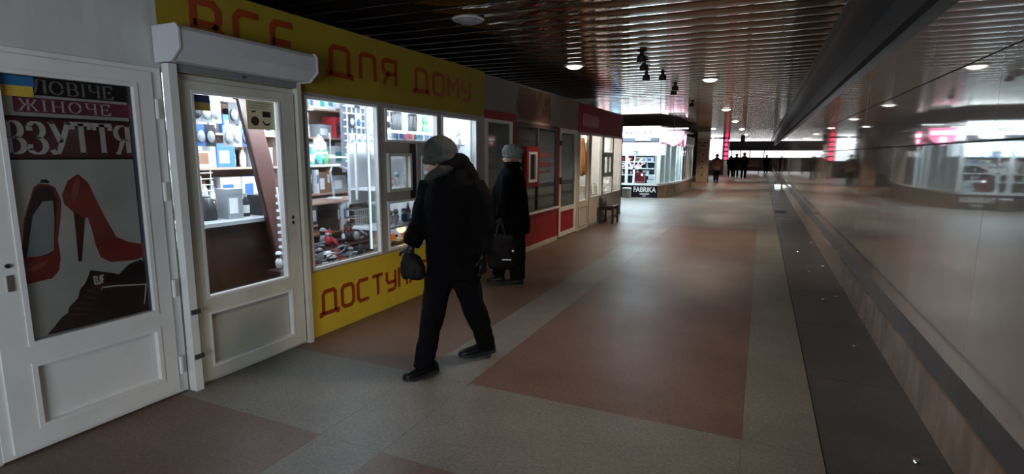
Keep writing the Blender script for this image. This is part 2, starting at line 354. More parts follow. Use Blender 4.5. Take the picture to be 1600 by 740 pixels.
# ------------------------------------------------------------------ kiosk shells
FX = -3.24      # front plane of the left row
def frame(name, y0, y1, z0, z1, holes, mt, parent, x0=FX - .05, x1=FX):
    ys = sorted({y0, y1, *[h[0] for h in holes], *[h[1] for h in holes]}); zs = sorted({z0, z1, *[h[2] for h in holes], *[h[3] for h in holes]})
    mb = MB()
    for a, b in zip(ys, ys[1:]):
        run = None
        for c, d in zip(zs, zs[1:]):
            ins = any(h[0] <= (a + b) / 2 <= h[1] and h[2] <= (c + d) / 2 <= h[3] for h in holes)
            if not ins: run = (run[0], d) if run else (c, d)
            if (ins or d == zs[-1]) and run: mb.box(x0, x1, a, b, run[0], run[1]); run = None
    bmesh.ops.remove_doubles(mb.bm, verts=mb.bm.verts, dist=.0001)
    return obj(name, mb, mt, parent)
def pane(y0, y1, z0, z1, parent, mt=None, x=FX - .028, name='pane'): return obj(name, BX(x - .004, x, y0, y1, z0, z1), mt or GLASS, parent)
def bead(y0, y1, z0, z1, parent, mt, name='glazing_bead', x0=FX - .02, x1=FX + .012, w_=.022):
    mb = MB(); mb.box(x0, x1, y0, y0 + w_, z0, z1); mb.box(x0, x1, y1 - w_, y1, z0, z1); mb.box(x0, x1, y0 + w_, y1 - w_, z1 - w_, z1); mb.box(x0, x1, y0 + w_, y1 - w_, z0, z0 + w_)
    return obj(name, mb, mt, parent)
def shell(k, y0, y1, xb=-5.1, inner=SHOPWALL, ztop=2.5):
    obj('rear_wall', BX(xb - .05, xb, y0, y1, 0, ztop), inner, k)
    obj('side_wall', BX(xb, FX - .05, y0, y0 + .03, 0, ztop), inner, k); obj('side_wall', BX(xb, FX - .05, y1 - .03, y1, 0, ztop), inner, k)
    obj('roof', BX(xb, FX - .05, y0 + .03, y1 - .03, ztop - .04, ztop), inner, k)

# --- shoe kiosk
k1 = thing('shoe_kiosk', 'pale grey shoe kiosk with a glazed door, at the near left end of the row', 'kiosk', (FX, .9, 0))
obj('side_wall', BX(-5.1, FX - .05, -1.0, -.97, 0, 2.5), GREYWALL, k1); obj('roof', BX(-5.1, FX - .05, -.97, 2.08, 2.46, 2.5), GREYWALL, k1); obj('rear_wall', BX(-5.15, -5.1, -1, 2.08, 0, 2.5), GREYWALL, k1)
frame('front_wall', -1.0, 2.105, 0, 2.5, [(1.16, 2.09, .0, 1.985)], GREYWALL, k1)
frame('door_frame', 1.16, 2.09, .01, 1.985, [(1.20, 2.03, .03, 1.955)], PVC, k1, FX - .05, FX + .008)
dl = frame('door', 1.20, 2.03, .03, 1.955, [(1.31, 1.945, .55, 1.885), (1.31, 1.945, .12, .465)], PVC, k1, FX - .03, FX + .022); dl['label'] = 'white plastic shop door'
bead(1.31, 1.945, .55, 1.885, dl, PVCW, x0=FX - .01, x1=FX + .027); bead(1.31, 1.945, .12, .465, dl, PVCW, x0=FX - .02, x1=FX + .027)
obj('pane', BX(FX - .004, FX, 1.33, 1.925, .57, 1.865), GLASS, dl)
obj('lower_panel', BX(FX - .012, FX - .004, 1.33, 1.925, .14, .445), PVC, dl)
for z in (1.75, 1.27, .68, .19): obj('hinge', MB().lathe([(.011, -.055), (.011, .055)], 8, (FX + .028, 2.045, z)), PVCW, dl)
obj('lock_plate', MB().prism([(1.255, .84), (1.285, .84), (1.285, .92), (1.255, .92)], 'x', FX + .022, FX + .03), CHROME, dl, bevel=.006)
kh = obj('keyhole', MB().lathe([(.010, 0), (.010, .012)], 10, (0, 0, 0)), DARK, dl)
kh.matrix_basis = Matrix.Translation((FX + .022, 1.268, .965)) @ Matrix.Rotation(R(90), 4, 'Y')
# --- poster behind the door glass (flat print)
P0, P1 = FX - .009, FX - .0052
po = thing('shoe_poster', 'poster with red high heels, a brown sneaker and lettering behind the door glass', 'poster', (FX - .008, 1.6, .56))
PGR = mat('poster_grey_print', (.56, .53, .49), .45, col2=(.78, .74, .68), scale=2.5)
obj('backing', BX(P0, P1, 1.325, 1.918, .575, 1.862), PGR, po)
PBK = mat('poster_black_print', (.012, .009, .010), .4); PMR = mat('poster_maroon_print', (.13, .020, .026), .4, var=.3, scale=5); PPK = mat('poster_magenta_print', (.27, .04, .09), .4, var=.3, scale=4)
PCR = mat('poster_cream_print', (.78, .70, .66), .4)
def lay(n): return (P1 + .0002 * n, P1 + .0002 * (n + 1))
obj('dark_edge', BX(*lay(0), 1.900, 1.918, .575, 1.862), mat('poster_navy_print', (.012, .010, .045), .4), po)
obj('print_bar', BX(*lay(1), 1.325, 1.912, 1.775, 1.862), PBK, po)
obj('print_bar', BX(*lay(1), 1.385, 1.915, 1.690, 1.762), PPK, po, bevel=.0)
obj('print_bar', BX(*lay(1), 1.325, 1.914, 1.462, 1.672), PBK, po); obj('print_bar', BX(*lay(2), 1.325, 1.905, 1.475, 1.662), PMR, po)
write('ЛОВІЧЕ', SERIF, 1.465, 1.783, .068, .004, *lay(3), 'letter', mat('poster_dull_cream', (.36, .31, .28), .4), po, serif_w, 1.18)
write('ЖІНОЧЕ', SERIF, 1.405, 1.697, .057, .010, *lay(3), 'letter', PCR, po, serif_w, 1.35)
write('ВЗУТТЯ', SERIF, 1.332, 1.490, .158, .006, *lay(3), 'letter', PCR, po, serif_w, .74)
RS = mat('poster_red_print', (.40, .040, .034), .35, col2=(.22, .022, .02), scale=5); RSD = mat('poster_dark_red_print', (.07, .008, .008), .4); RSL = mat('poster_light_red_print', (.46, .09, .06), .35)
SH = {'pump_body': [(1.328, .984), (1.338, .993), (1.369, 1.180), (1.422, 1.328), (1.445, 1.346), (1.487, 1.340), (1.513, 1.323), (1.532, 1.256), (1.519, 1.164), (1.497, 1.059), (1.499, .964), (1.485, .899), (1.453, .865), (1.328, .855)],
 'pump_lining': [(1.342, .995), (1.374, 1.179), (1.426, 1.318), (1.454, 1.334), (1.497, 1.327), (1.514, 1.257), (1.500, 1.166), (1.476, 1.009), (1.450, .986), (1.374, .984)],
 'pump_insole': [(1.359, .989), (1.405, 1.189), (1.451, 1.256), (1.495, 1.259), (1.493, 1.167), (1.474, 1.009), (1.450, .993), (1.406, .986)],
 'heel_knob': [(1.450, 1.350), (1.457, 1.365), (1.479, 1.366), (1.491, 1.353), (1.488, 1.345)],
 'red_pump': [(1.619, 1.388), (1.569, 1.354), (1.537, 1.282), (1.543, 1.235), (1.579, 1.191), (1.623, 1.153), (1.642, 1.158), (1.654, 1.093), (1.664, 1.007), (1.682, .933), (1.730, .899), (1.853, .888), (1.912, .899), (1.912, .972), (1.835, .996), (1.771, 1.035), (1.718, 1.171), (1.684, 1.272), (1.661, 1.343)],
 'stiletto': [(1.580, 1.196), (1.576, .930), (1.591, .927), (1.629, 1.152)],
 'shine': [(1.613, 1.375), (1.594, 1.332), (1.576, 1.273), (1.590, 1.238), (1.610, 1.291), (1.628, 1.351)],
 'shine2': [(1.448, .967), (1.391, .944), (1.347, .926), (1.377, .914), (1.428, .937)],
 'sneaker': [(1.625, .874), (1.610, .84), (1.594, .807), (1.566, .78), (1.556, .74), (1.536, .721), (1.51, .70), (1.50, .67), (1.471, .654), (1.44, .62), (1.399, .580), (1.566, .577), (1.912, .577), (1.914, .781), (1.908, .863), (1.889, .885), (1.823, .871), (1.763, .822), (1.737, .835)],
 'collar': [(1.763, .822), (1.823, .871), (1.889, .885), (1.910, .847), (1.908, .738), (1.746, .788), (1.734, .806)],
 'line': [(1.661, .749), (1.675, .763), (1.736, .758), (1.899, .732), (1.879, .619), (1.885, .618), (1.908, .738), (1.737, .766), (1.672, .772)],
 'patch': [(1.629, .849), (1.631, .787), (1.692, .778), (1.694, .829)]}
for nm, key, mt, ly in (('printed_heel', 'pump_body', RS, 1), ('printed_lining', 'pump_lining', mat('poster_black_lining', (.03, .012, .014), .4), 2), ('printed_insole', 'pump_insole', mat('poster_insole_print', (.42, .40, .39), .4, var=.15, scale=3), 3), ('printed_heel_tip', 'heel_knob', PBK, 1), ('printed_shine', 'shine2', RSL, 4),
                        ('printed_heel', 'red_pump', RS, 1), ('printed_stiletto', 'stiletto', RSD, 2), ('printed_shine', 'shine', RSL, 2),
                        ('printed_sneaker', 'sneaker', mat('poster_brown_print', (.060, .014, .013), .45, col2=(.022, .009, .010), scale=6), 3), ('printed_collar', 'collar', PBK, 4), ('printed_piping', 'line', PCR, 5), ('printed_tongue_patch', 'patch', mat('poster_patch_print', (.12, .02, .02), .4), 5)):
    poly(nm, SH[key], *lay(ly), mt, po)
TECH['B'] = TECH['В']; TECH['J'] = (.6, [[(.5, 1), (.5, .15), (.35, 0), (.12, 0), (0, .15)]]); TECH['F'] = (.6, [[(0, 0), (0, 1), (.6, 1)], [(0, .5), (.5, .5)]])
write('BJF', TECH, 1.640, .792, .042, .006, *lay(7), 'letter', mat('poster_white_print', (.72, .68, .66), .4), po, .2, .42)
for k in range(7): poly('printed_lace', [(1.500 + k * .024, .655 + k * .027), (1.585 + k * .018, .635 + k * .024), (1.588 + k * .018, .644 + k * .024), (1.502 + k * .024, .668 + k * .027)], *lay(5), mat('poster_lace_print', (.10, .035, .03), .5), po)
fl = thing('flag_sticker', 'blue and yellow flag sticker on the upper corner of the shoe shop door glass', 'sticker', (FX, 1.4, 1.77))
BLU = mat('flag_blue', (.02, .12, .30), .4); YLW = mat('flag_yellow', (.52, .36, .05), .4, var=.2, scale=20)
obj('blue_half', BX(FX + .0005, FX + .0015, 1.335, 1.475, 1.812, 1.858), BLU, fl); obj('yellow_half', BX(FX + .0005, FX + .0015, 1.335, 1.468, 1.762, 1.812), YLW, fl)

# --- household kiosk
k2 = thing('household_goods_kiosk', 'kiosk with a long yellow sign and two bright windows full of household goods', 'kiosk', (FX, 4.15, 0))
shell(k2, 2.105, 6.18, inner=SHOPWALL)
sg = obj('sign_board', BX(FX - .05, FX, 2.105, 6.19, 1.972, 2.52), mat('shaded_yellow_sign_film', (.30, .225, .02), .6, var=.10, scale=3, spec=.25), k2)  # shade over the upper sign is put into this darker yellow
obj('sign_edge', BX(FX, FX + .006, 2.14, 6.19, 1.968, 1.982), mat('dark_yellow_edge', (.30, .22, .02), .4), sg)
X0, X1 = FX + .001, FX + .006
write('ВСЕ', TECH, 2.33, 2.165, .262, .115, X0, X1, 'letter', REDL, sg, .17, .93)
write('ДЛЯ', TECH, 3.475, 2.145, .215, .115, X0, X1, 'letter', REDL, sg, .19, 1.28)
write('ДОМУ', TECH, 4.665, 2.135, .215, .100, X0, X1, 'letter', REDL, sg, .19, 1.22)
fr = frame('window_frame', 3.125, 6.19, 0, 1.972, [(3.19, 4.07, .56, 1.94), (4.175, 5.08, 1.61, 1.925), (4.215, 4.53, 1.165, 1.475), (4.56, 4.70, 1.05, 1.6), (4.76, 5.09, 1.165, 1.48), (4.18, 5.09, .565, 1.045), (5.17, 5.97, .6, 1.925), (3.17, 6.10, 0, .545)], mat('grey_cream_frame', (.36, .34, .31), .42, var=.08, scale=4), k2)
for h in [(3.19, 4.07, .56, 1.94), (4.175, 5.08, 1.61, 1.925), (4.18, 5.09, .565, 1.045), (5.17, 5.97, .6, 1.925), (4.76, 5.09, 1.165, 1.48)]:
    pane(*h, fr); bead(*h, fr, PVCW)
hz = frame('serving_hatch', 4.185, 4.56, 1.135, 1.505, [(4.215, 4.53, 1.165, 1.475)], PVC2, k2, FX - .02, FX + .03); obj('pane', BX(FX + .002, FX + .006, 4.215, 4.53, 1.165, 1.475), GLASS, hz)
obj('dark_post', BX(FX - .06, FX - .02, 4.56, 4.70, 1.05, 1.6), BLACKP, k2)
bp_ = obj('base_panel', BX(FX - .05, FX - .004, 3.17, 6.10, .0, .545), YEL, k2)
write('ДОСТУПНО', TECH, 3.275, .175, .185, .062, FX - .003, FX + .002, 'letter', REDL, bp_, .17, 1.02)
# door of the household kiosk with its roller shutter
frame('door_frame', 2.145, 3.125, 0, 1.972, [(2.185, 3.06, .015, 1.935)], PVC2, k2, FX - .05, FX + .012)
d2 = frame('door', 2.185, 3.06, .02, 1.935, [(2.255, 2.93, .56, 1.88), (2.255, 2.95, .10, .47)], PVC2, k2, FX - .03, FX + .03); d2['label'] = 'aged cream plastic door'
bead(2.255, 2.93, .56, 1.88, d2, PVCW, x0=FX - .01, x1=FX + .035, w_=.016); bead(2.255, 2.95, .10, .47, d2, PVCW, x0=FX - .01, x1=FX + .035, w_=.014)
obj('pane', BX(FX - .004, FX, 2.27, 2.915, .575, 1.865), GLASS, d2); obj('lower_panel', BX(FX - .01, FX, 2.27, 2.935, .115, .455), mat('greenish_cream_panel', (.40, .41, .35), .45, var=.08, scale=3), d2)
for z in (1.02, .98): obj('keyhole', BX(FX + .03, FX + .036, 2.985, 2.998, z - .012, z + .012), DARK, d2)
sh = thing('roller_shutter', 'white roller shutter box with guide rails mounted over the cream shop door', 'shutter', (FX + .13, 2.6, 2.0))
obj('shutter_box', MB().prism([(FX + .014, 2.02), (FX + .16, 2.02), (FX + .235, 2.085), (FX + .235, 2.185), (FX + .215, 2.21), (FX + .014, 2.21)], 'y', 2.075, 3.10), WHITEM, sh, bevel=.004)
obj('end_plate', MB().prism([(FX + .014, 2.014), (FX + .162, 2.014), (FX + .242, 2.080), (FX + .242, 2.19), (FX + .22, 2.217), (FX + .014, 2.217)], 'y', 2.063, 2.075), WHITEM, sh)
obj('end_plate', MB().prism([(FX + .014, 2.014), (FX + .162, 2.014), (FX + .242, 2.080), (FX + .242, 2.19), (FX + .22, 2.217), (FX + .014, 2.217)], 'y', 3.10, 3.112), WHITEM, sh)
obj('guide_rail', BX(FX + .012, FX + .075, 2.10, 2.150, .0, 2.015), PVC, sh); obj('guide_rail', BX(FX + .012, FX + .055, 3.078, 3.118, .0, 2.015), PVC2, sh)
obj('bottom_bar', BX(FX + .032, FX + .055, 2.155, 3.07, 1.975, 2.018), GREYP, sh)
obj('pull_knob', MB().ball((FX + .06, 2.62, 2.0), .009), DARK, sh)
for z in (.50, .21): obj('rail_bracket', BX(FX + .075, FX + .084, 2.105, 2.165, z, z + .03), mat('dull_bracket_metal', (.10, .10, .10), .4, .6), sh)

fl2 = thing('flag_sticker', 'small blue and yellow flag sticker at the top of the cream shop door', 'sticker', (FX, 2.3, 1.8))
obj('blue_half', BX(FX + .0005, FX + .0015, 2.272, 2.40, 1.815, 1.862), mat('flag_dark_blue', (.02, .05, .14), .4), fl2); obj('yellow_half', BX(FX + .0005, FX + .0015, 2.272, 2.40, 1.765, 1.815), mat('flag_dull_yellow', (.40, .30, .06), .4), fl2)
ns = thing('notice_sheet', 'yellowish notice sheet with dark shapes stuck inside the cream shop door', 'notice', (FX, 2.82, 1.75))
obj('sheet', BX(FX + .0005, FX + .0015, 2.67, 2.905, 1.665, 1.862), mat('yellowish_paper', (.62, .58, .36), .5, var=.08, scale=8), ns)
for k in range(3): obj('printed_line', BX(FX + .0016, FX + .002, 2.69, 2.89 - .03 * k, 1.842 - k * .016, 1.847 - k * .016), GREYP, ns)
obj('printed_rectangle', BX(FX + .0016, FX + .002, 2.80, 2.87, 1.752, 1.792), DARK, ns)
poly('printed_disc', [(2.735 + .034 * math.cos(k * .4189), 1.722 + .032 * math.sin(k * .4189)) for k in range(15)], FX + .0016, FX + .002, mat('printed_maroon', (.05, .02, .02), .5), ns)
obj('printed_curve', MB().ribbon([(2.80, 1.722), (2.82, 1.700), (2.845, 1.700), (2.86, 1.712)], .012, 'x', FX + .0016, FX + .002), DARK, ns)
obj('printed_dash', MB().ribbon([(2.71, 1.785), (2.745, 1.790)], .010, 'x', FX + .0016, FX + .002), DARK, ns)

# interior: counter, shelves, lights
ct = thing('shop_counter', 'brown shop counter with a grey top seen low through the cream door', 'counter', (-3.95, 3.15, 0))
obj('front_panel', BX(-3.95, -3.93, 2.78, 3.62, 0, .92), WOODD, ct); obj('counter_top', BX(-4.35, -3.88, 2.2, 3.66, .92, .95), mat('grey_counter_top', (.30, .31, .33), .35), ct); obj('side_panel', BX(-4.3, -3.95, 3.60, 3.62, 0, .92), WOODD, ct)
obj('side_panel', BX(-4.3, -3.95, 2.30, 2.32, 0, .92), BLACKP, ct); obj('front_panel', BX(-3.95, -3.93, 2.32, 2.56, 0, .78), BLACKP, ct)
pl = thing('leaning_board', 'reddish brown board leaning diagonally behind the cream door glass', 'board', (-3.8, 3.3, .95))
obj('board', MB().prism([(3.02, 2.35), (3.16, 2.35), (3.72, .0), (3.50, .0)], 'x', -3.86, -3.83), mat('reddish_brown_board', (.105, .046, .040), .5, var=.15, scale=6), pl)
obj('board_edge', MB().prism([(3.00, 2.35), (3.02, 2.35), (3.50, .0), (3.48, .0)], 'x', -3.86, -3.825), WOODD, pl)
SU = []
def shelf_unit(y0, y1, zs, label, mtb=SHELFM, back=INBROWN):
    t = thing('shelf_unit', label, 'shelf unit', (-4.85, (y0 + y1) / 2, 0))
    obj('rear_panel', BX(-5.09, -5.07, y0, y1, 0, 2.4), back, t)
    for yy in (y0, y1 - .02): obj('side_panel', BX(-5.07, -4.78, yy, yy + .02, 0, 2.4), mtb, t)
    for z in zs: obj('shelf_board', BX(-5.07, -4.75, y0 + .02, y1 - .02, z - .02, z), mtb, t)
ZS = [.66, 1.03, 1.36, 1.69, 2.02]
shelf_unit(2.3, 4.35, ZS, 'tall shelf unit of cartons and small goods seen through the cream door')
shelf_unit(4.37, 6.1, ZS, 'tall brown shelf unit of boxed goods seen through the large window')

# goods ------------------------------------------------------------
COLS = {'white': (.72, .74, .76), 'black': (.02, .02, .022), 'blue': (.05, .15, .42), 'red': (.45, .03, .04), 'grey': (.28, .30, .33), 'green': (.08, .32, .12), 'pink': (.55, .20, .28), 'teal': (.06, .35, .36), 'yellow': (.60, .45, .08), 'brown': (.22, .11, .06), 'cream': (.60, .55, .45), 'orange': (.60, .22, .05), 'silver': (.45, .46, .48)}
def cm(c): return mat('goods_' + c, COLS[c], .38, var=.05, scale=9)
PROTO = {}
def carton(w_, h, d, c, c2):
    t = thing('carton', '', 'box', (0, 0, 0))
    obj('carton_body', BX(-d / 2, d / 2, -w_ / 2, w_ / 2, 0, h - .006), cm(c), t, local=True, bevel=.002)
    obj('carton_lid', BX(-d / 2 - .002, d / 2 + .002, -w_ / 2 - .002, w_ / 2 + .002, h - h * .18, h), cm(c), t, local=True)
    obj('label_print', BX(d / 2 + .001, d / 2 + .003, -w_ * .40, w_ * .15, h * .18, h * .70), cm(c2), t, local=True)
    return t
def bottle(c, c2, h=.2):
    t = thing('bottle', '', 'bottle', (0, 0, 0)); r = h * .16
    obj('bottle_body', MB().lathe([(r * .9, 0), (r, .01), (r, h * .62), (r * .45, h * .8), (r * .4, h * .86)], 12), cm(c), t, local=True, smooth=True)
    obj('cap', MB().lathe([(r * .5, h * .86), (r * .5, h)], 10), cm(c2), t, local=True)
    obj('label_print', MB().lathe([(r * 1.02, h * .15), (r * 1.02, h * .5)], 12), cm('cream' if c == 'white' else 'white'), t, local=True); return t
def mug(c, c2):
    t = thing('mug', '', 'mug', (0, 0, 0))
    obj('cup', MB().lathe([(.036, 0), (.042, .008), (.044, .10), (.039, .10), (.037, .012), (.001, .010)], 16), cm(c), t, local=True, smooth=True)
    obj('handle', MB().tube([(0, .042, .082), (0, .068, .075), (0, .074, .05), (0, .064, .028), (0, .042, .022)], .006, 6), cm(c), t, local=True)
    obj('cup_print', MB().lathe([(.0447, .035), (.0449, .075)], 16), cm(c2), t, local=True); return t
def desk_lamp(c, c2):
    t = thing('desk_lamp', '', 'lamp', (0, 0, 0))
    obj('lamp_base', MB().lathe([(.075, 0), (.078, .012), (.05, .022), (.012, .026)], 18), cm(c), t, local=True, smooth=True)
    obj('lamp_stem', MB().tube([(0, 0, .02), (0, -.02, .16), (0, -.05, .27), (0, 0, .34)], .010, 8), cm(c), t, local=True)
    obj('lamp_head', MB().tube([(0, 0, .34), (0, .09, .335), (0, .20, .30)], [(.010, .018), (.012, .030), (.008, .026)], 8), cm(c), t, local=True)
    obj('lamp_button', MB().ball((.05, 0, .022), .008, 8, 6), cm(c2), t, local=True); return t
def kettle(c, c2):
    t = thing('kettle', '', 'kettle', (0, 0, 0))
    obj('kettle_body', MB().lathe([(.070, 0), (.078, .02), (.070, .10), (.045, .17), (.030, .19)], 16), cm(c), t, local=True, smooth=True)
    obj('lid', MB().lathe([(.033, .19), (.028, .205), (.008, .21), (.010, .225), (.001, .23)], 12), cm(c2), t, local=True, smooth=True)
    obj('spout', MB().tube([(0, -.06, .10), (0, -.095, .15), (0, -.105, .17)], [.018, .012, .010], 8), cm(c), t, local=True)
    obj('handle', MB().tube([(0, .045, .17), (0, .10, .16), (0, .11, .09), (0, .075, .04)], .009, 8), cm(c2), t, local=True); return t
def torch(c, c2):
    t = thing('flashlight', '', 'flashlight', (0, 0, 0))
    obj('barrel', MB().tube([(0, -.08, .02), (0, .05, .02)], .015, 10), cm(c), t, local=True); obj('torch_head', MB().tube([(0, .05, .022), (0, .075, .024), (0, .11, .024)], [.016, .024, .024], 12), cm(c), t, local=True)
    obj('lens', MB().tube([(0, .111, .024), (0, .113, .024)], .020, 12), cm(c2), t, local=True); return t
def knife(c, c2):
    t = thing('pocket_knife', '', 'knife', (0, 0, 0))
    obj('handle', MB().tube([(0, -.07, .05), (0, 0, .07), (0, .03, .085)], [(.008, .013), (.008, .015), (.006, .011)], 8), cm(c), t, local=True); obj('blade', MB().prism([(.03, .075), (.10, .10), (.125, .125), (.09, .120), (.03, .098)], 'x', -.0015, .0015), cm('silver'), t, local=True)
    obj('stand', BX(-.02, .02, -.05, .03, 0, .042), cm(c2), t, local=True); return t
def toyfig(c, c2):
    t = thing('toy_figure', '', 'toy', (0, 0, 0))
    obj('toy_body', MB().ball((0, 0, .05), (.030, .034, .05)).ball((0, -.03, .06), (.012, .012, .03)).ball((0, .03, .06), (.012, .012, .03)), cm(c), t, local=True, smooth=True)
    obj('toy_head', MB().ball((0, 0, .118), .028), cm(c2), t, local=True, smooth=True); obj('toy_cap', MB().lathe([(.029, .128), (.02, .148), (.002, .153)], 10), cm(c), t, local=True); return t
def basket(c, c2):
    t = thing('plastic_basket', '', 'basket', (0, 0, 0)); mb = MB()
    for z in (0, .09, .18): mb.box(-.10, .10, -.13, -.12, z, z + .014); mb.box(-.10, .10, .12, .13, z, z + .014); mb.box(.09, .10, -.12, .12, z, z + .014); mb.box(-.10, -.09, -.12, .12, z, z + .014)
    obj('basket_rim', mb, cm(c), t, local=True)
    for i in range(7): obj('basket_bar', BX(.091, .099, -.115 + i * .036, -.103 + i * .036, .014, .18), cm(c), t, local=True)
    obj('basket_floor', BX(-.09, .09, -.12, .12, .002, .008), cm(c), t, local=True); return t
def bookish(c, c2):
    t = thing('folder', '', 'folder', (0, 0, 0)); obj('cover', BX(-.11, .11, -.022, -.018, 0, .28), cm(c), t, local=True); obj('cover', BX(-.11, .11, .018, .022, 0, .28), cm(c), t, local=True); obj('spine', BX(.108, .112, -.022, .022, 0, .28), cm(c), t, local=True)
    obj('pages', BX(-.105, .106, -.017, .017, .006, .272), cm('cream'), t, local=True); obj('spine_label', BX(.1122, .1135, -.015, .015, .12, .22), cm(c2), t, local=True); return t
def place(fn, args, loc, rz, label, group, sc=1):
    key = (fn.__name__, args)
    if key not in PROTO:
        p = fn(*args); PROTO[key] = p; p.location = loc; p.rotation_euler = (0, 0, rz); p.scale = (sc,) * 3; p['label'] = label; p['group'] = group; return p
    return dup(PROTO[key], loc, rz, sc, label, group)
ORD = ['first', 'second', 'third', 'fourth', 'fifth', 'sixth', 'seventh', 'eighth', 'ninth', 'tenth', 'eleventh', 'twelfth', 'thirteenth', 'fourteenth', 'fifteenth', 'sixteenth']
KN = {'carton': 'carton', 'bottle': 'bottle', 'mug': 'mug', 'desk_lamp': 'desk lamp', 'kettle': 'kettle', 'torch': 'flashlight', 'knife': 'pocket knife', 'toyfig': 'toy figure', 'basket': 'basket', 'bookish': 'folder'}
SZ = [(.16, .18), (.24, .15), (.13, .25), (.30, .12), (.20, .23), (.15, .14), (.26, .20)]
def fill(y0, y1, x, z, where, group, kinds, hmax=.26, gap=(.01, .05), rot=.15, scl=1.0):
    y = y0; n = 0
    while y < y1 - .06 and n < 16:
        kd = random.choice(kinds); c, c2 = random.choice(PAL)
        if kd is carton:
            w_, h = random.choice(SZ); h = min(h, hmax); w_ = min(w_, y1 - y); args = (w_, h, .2 if w_ > .1 else .12, c, c2); wd = w_
        else: args = (c, c2); wd = {'bottle': .08, 'mug': .12, 'desk_lamp': .2, 'kettle': .2, 'torch': .10, 'knife': .09, 'toyfig': .075, 'basket': .27, 'bookish': .06}[kd.__name__] * scl
        if y + wd > y1: break
        lab = '%s-and-%s %s, %s from left, %s' % (c, c2, KN[kd.__name__], ORD[n], where)
        place(kd, args, (x + random.uniform(-.02, .02), y + wd / 2, z), (random.uniform(-rot, rot)), lab, group, scl)
        y += wd + random.uniform(*gap); n += 1
PAL = [('white', 'blue'), ('white', 'black'), ('white', 'red'), ('white', 'grey'), ('grey', 'white'), ('black', 'white'), ('blue', 'white'), ('white', 'teal'), ('cream', 'brown'), ('black', 'red'), ('white', 'green')]
lev = ['lowest shelf', 'second shelf up', 'middle shelf', 'fourth shelf up', 'top shelf']
for z, l in zip(ZS, lev):
    PAL = [('grey', 'white'), ('black', 'white'), ('white', 'grey'), ('white', 'black'), ('blue', 'white'), ('white', 'blue'), ('cream', 'brown'), ('silver', 'black')]
    fill(2.36, 4.3, -4.88, z, l + ' behind the cream door', 'goods on the shelves behind the door', [carton, carton, carton, bottle, bottle], gap=(.005, .02))
    PAL = [('white', 'black'), ('black', 'white'), ('white', 'red'), ('grey', 'white'), ('white', 'blue'), ('black', 'silver'), ('red', 'black'), ('white', 'teal'), ('brown', 'white')]
    fill(4.42, 6.05, -4.88, z, l + ' behind the large window', 'goods on the shelves behind the window', [carton, carton, carton, bottle, bookish] if z > .7 else [bookish, basket, carton], gap=(.005, .03))
# hanging stock by the door: white bags on a rail, wire rack
for zz, l in ((1.52, 'upper'), (1.18, 'lower')):
    rk = thing('wire_rack', 'white wire rack, ' + l + ' one, seen at the left side of the cream door glass', 'rack', (-4.2, 2.95, zz))
    for k in range(5): obj('wire', MB().tube([(-4.3, 2.72, zz + k * .05), (-4.3, 3.16, zz + k * .05)], .005, 6), WHITEP, rk)
    for k in range(5): obj('upright', MB().tube([(-4.3, 2.74 + k * .1, zz - .02), (-4.3, 2.74 + k * .1, zz + .24)], .004, 6), WHITEP, rk)
PAL = [('white', 'grey'), ('silver', 'white'), ('grey', 'black'), ('white', 'blue')]
fill(2.70, 3.2, -4.22, 1.52, 'upper wire rack by the cream door', 'goods in the wire racks', [carton, bottle, kettle], rot=.4)
fill(2.68, 3.2, -4.22, 1.18, 'lower wire rack by the cream door', 'goods in the wire racks', [bottle, kettle, mug], rot=.4)
PAL = [('black', 'grey'), ('grey', 'white'), ('white', 'grey'), ('silver', 'black')]
fill(2.62, 3.55, -4.12, .95, 'counter behind the cream door', 'goods on the counter', [desk_lamp, carton, kettle, bottle], rot=.5)
PAL = [('green', 'white'), ('teal', 'white')]
fill(3.9, 4.3, -4.05, 1.39, 'small ledge behind the cream door', 'green goods on the ledge', [bottle, toyfig])
lg = thing('wall_ledge', 'small white ledge carrying green goods at the right of the door glass', 'ledge', (-4.05, 4.1, 1.37)); obj('ledge_board', BX(-4.15, -3.95, 3.86, 4.34, 1.37, 1.39), WHITEP, lg)
obj('ledge_bracket', BX(-4.14, -4.12, 3.9, 3.92, 1.0, 1.37), WHITEP, lg)
# large window: lamps, kettle, pegboard, lower display steps
st = thing('display_stand', 'tall white display stand with arm-like shelves inside the large window', 'display stand', (-4.2, 4.35, .5))
obj('stand_shelf', BX(-4.35, -4.05, 4.0, 4.62, 1.452, 1.470), WHITEP, st); obj('stand_post', BX(-4.22, -4.18, 4.10, 4.15, .9, 1.452), WHITEP, st); obj('stand_shelf', BX(-4.40, -4.0, 3.95, 5.0, .99, 1.01), SHELFM, st); obj('stand_post', BX(-4.35, -4.3, 4.9, 4.95, 0, .99), WOOD, st); obj('stand_post', BX(-4.35, -4.3, 4.0, 4.05, 0, .99), WOOD, st)
place(kettle, ('white', 'silver'), (-4.18, 4.30, 1.47), .3, 'white pear-shaped kettle on the tall stand in the large window', 'kettles')
place(desk_lamp, ('white', 'grey'), (-4.2, 4.50, 1.01), .2, 'white desk lamp on the wooden ledge in the large window, left of two', 'desk lamps', 1.1)
place(desk_lamp, ('white', 'grey'), (-4.15, 4.80, 1.01), -.3, 'white desk lamp on the wooden ledge in the large window, right of two', 'desk lamps', 1.0)
place(desk_lamp, ('silver', 'black'), (-4.15, 4.42, 1.47), .9, 'silver desk lamp standing beside the pear-shaped kettle', 'desk lamps', .7)
place(basket, ('white', 'grey'), (-4.1, 4.72, .70), 0, 'white slotted plastic basket among dark goods in the large window', 'baskets')
place(carton, (.12, .22, .2, 'green', 'white'), (-4.0, 4.93, .70), 0, 'green upright carton at the right end of the middle display shelf', 'cartons in the display', 1)
place(bookish, ('black', 'white'), (-4.1, 4.30, .70), .3, 'black folder leaning in the display behind the large window', 'folders in the display')
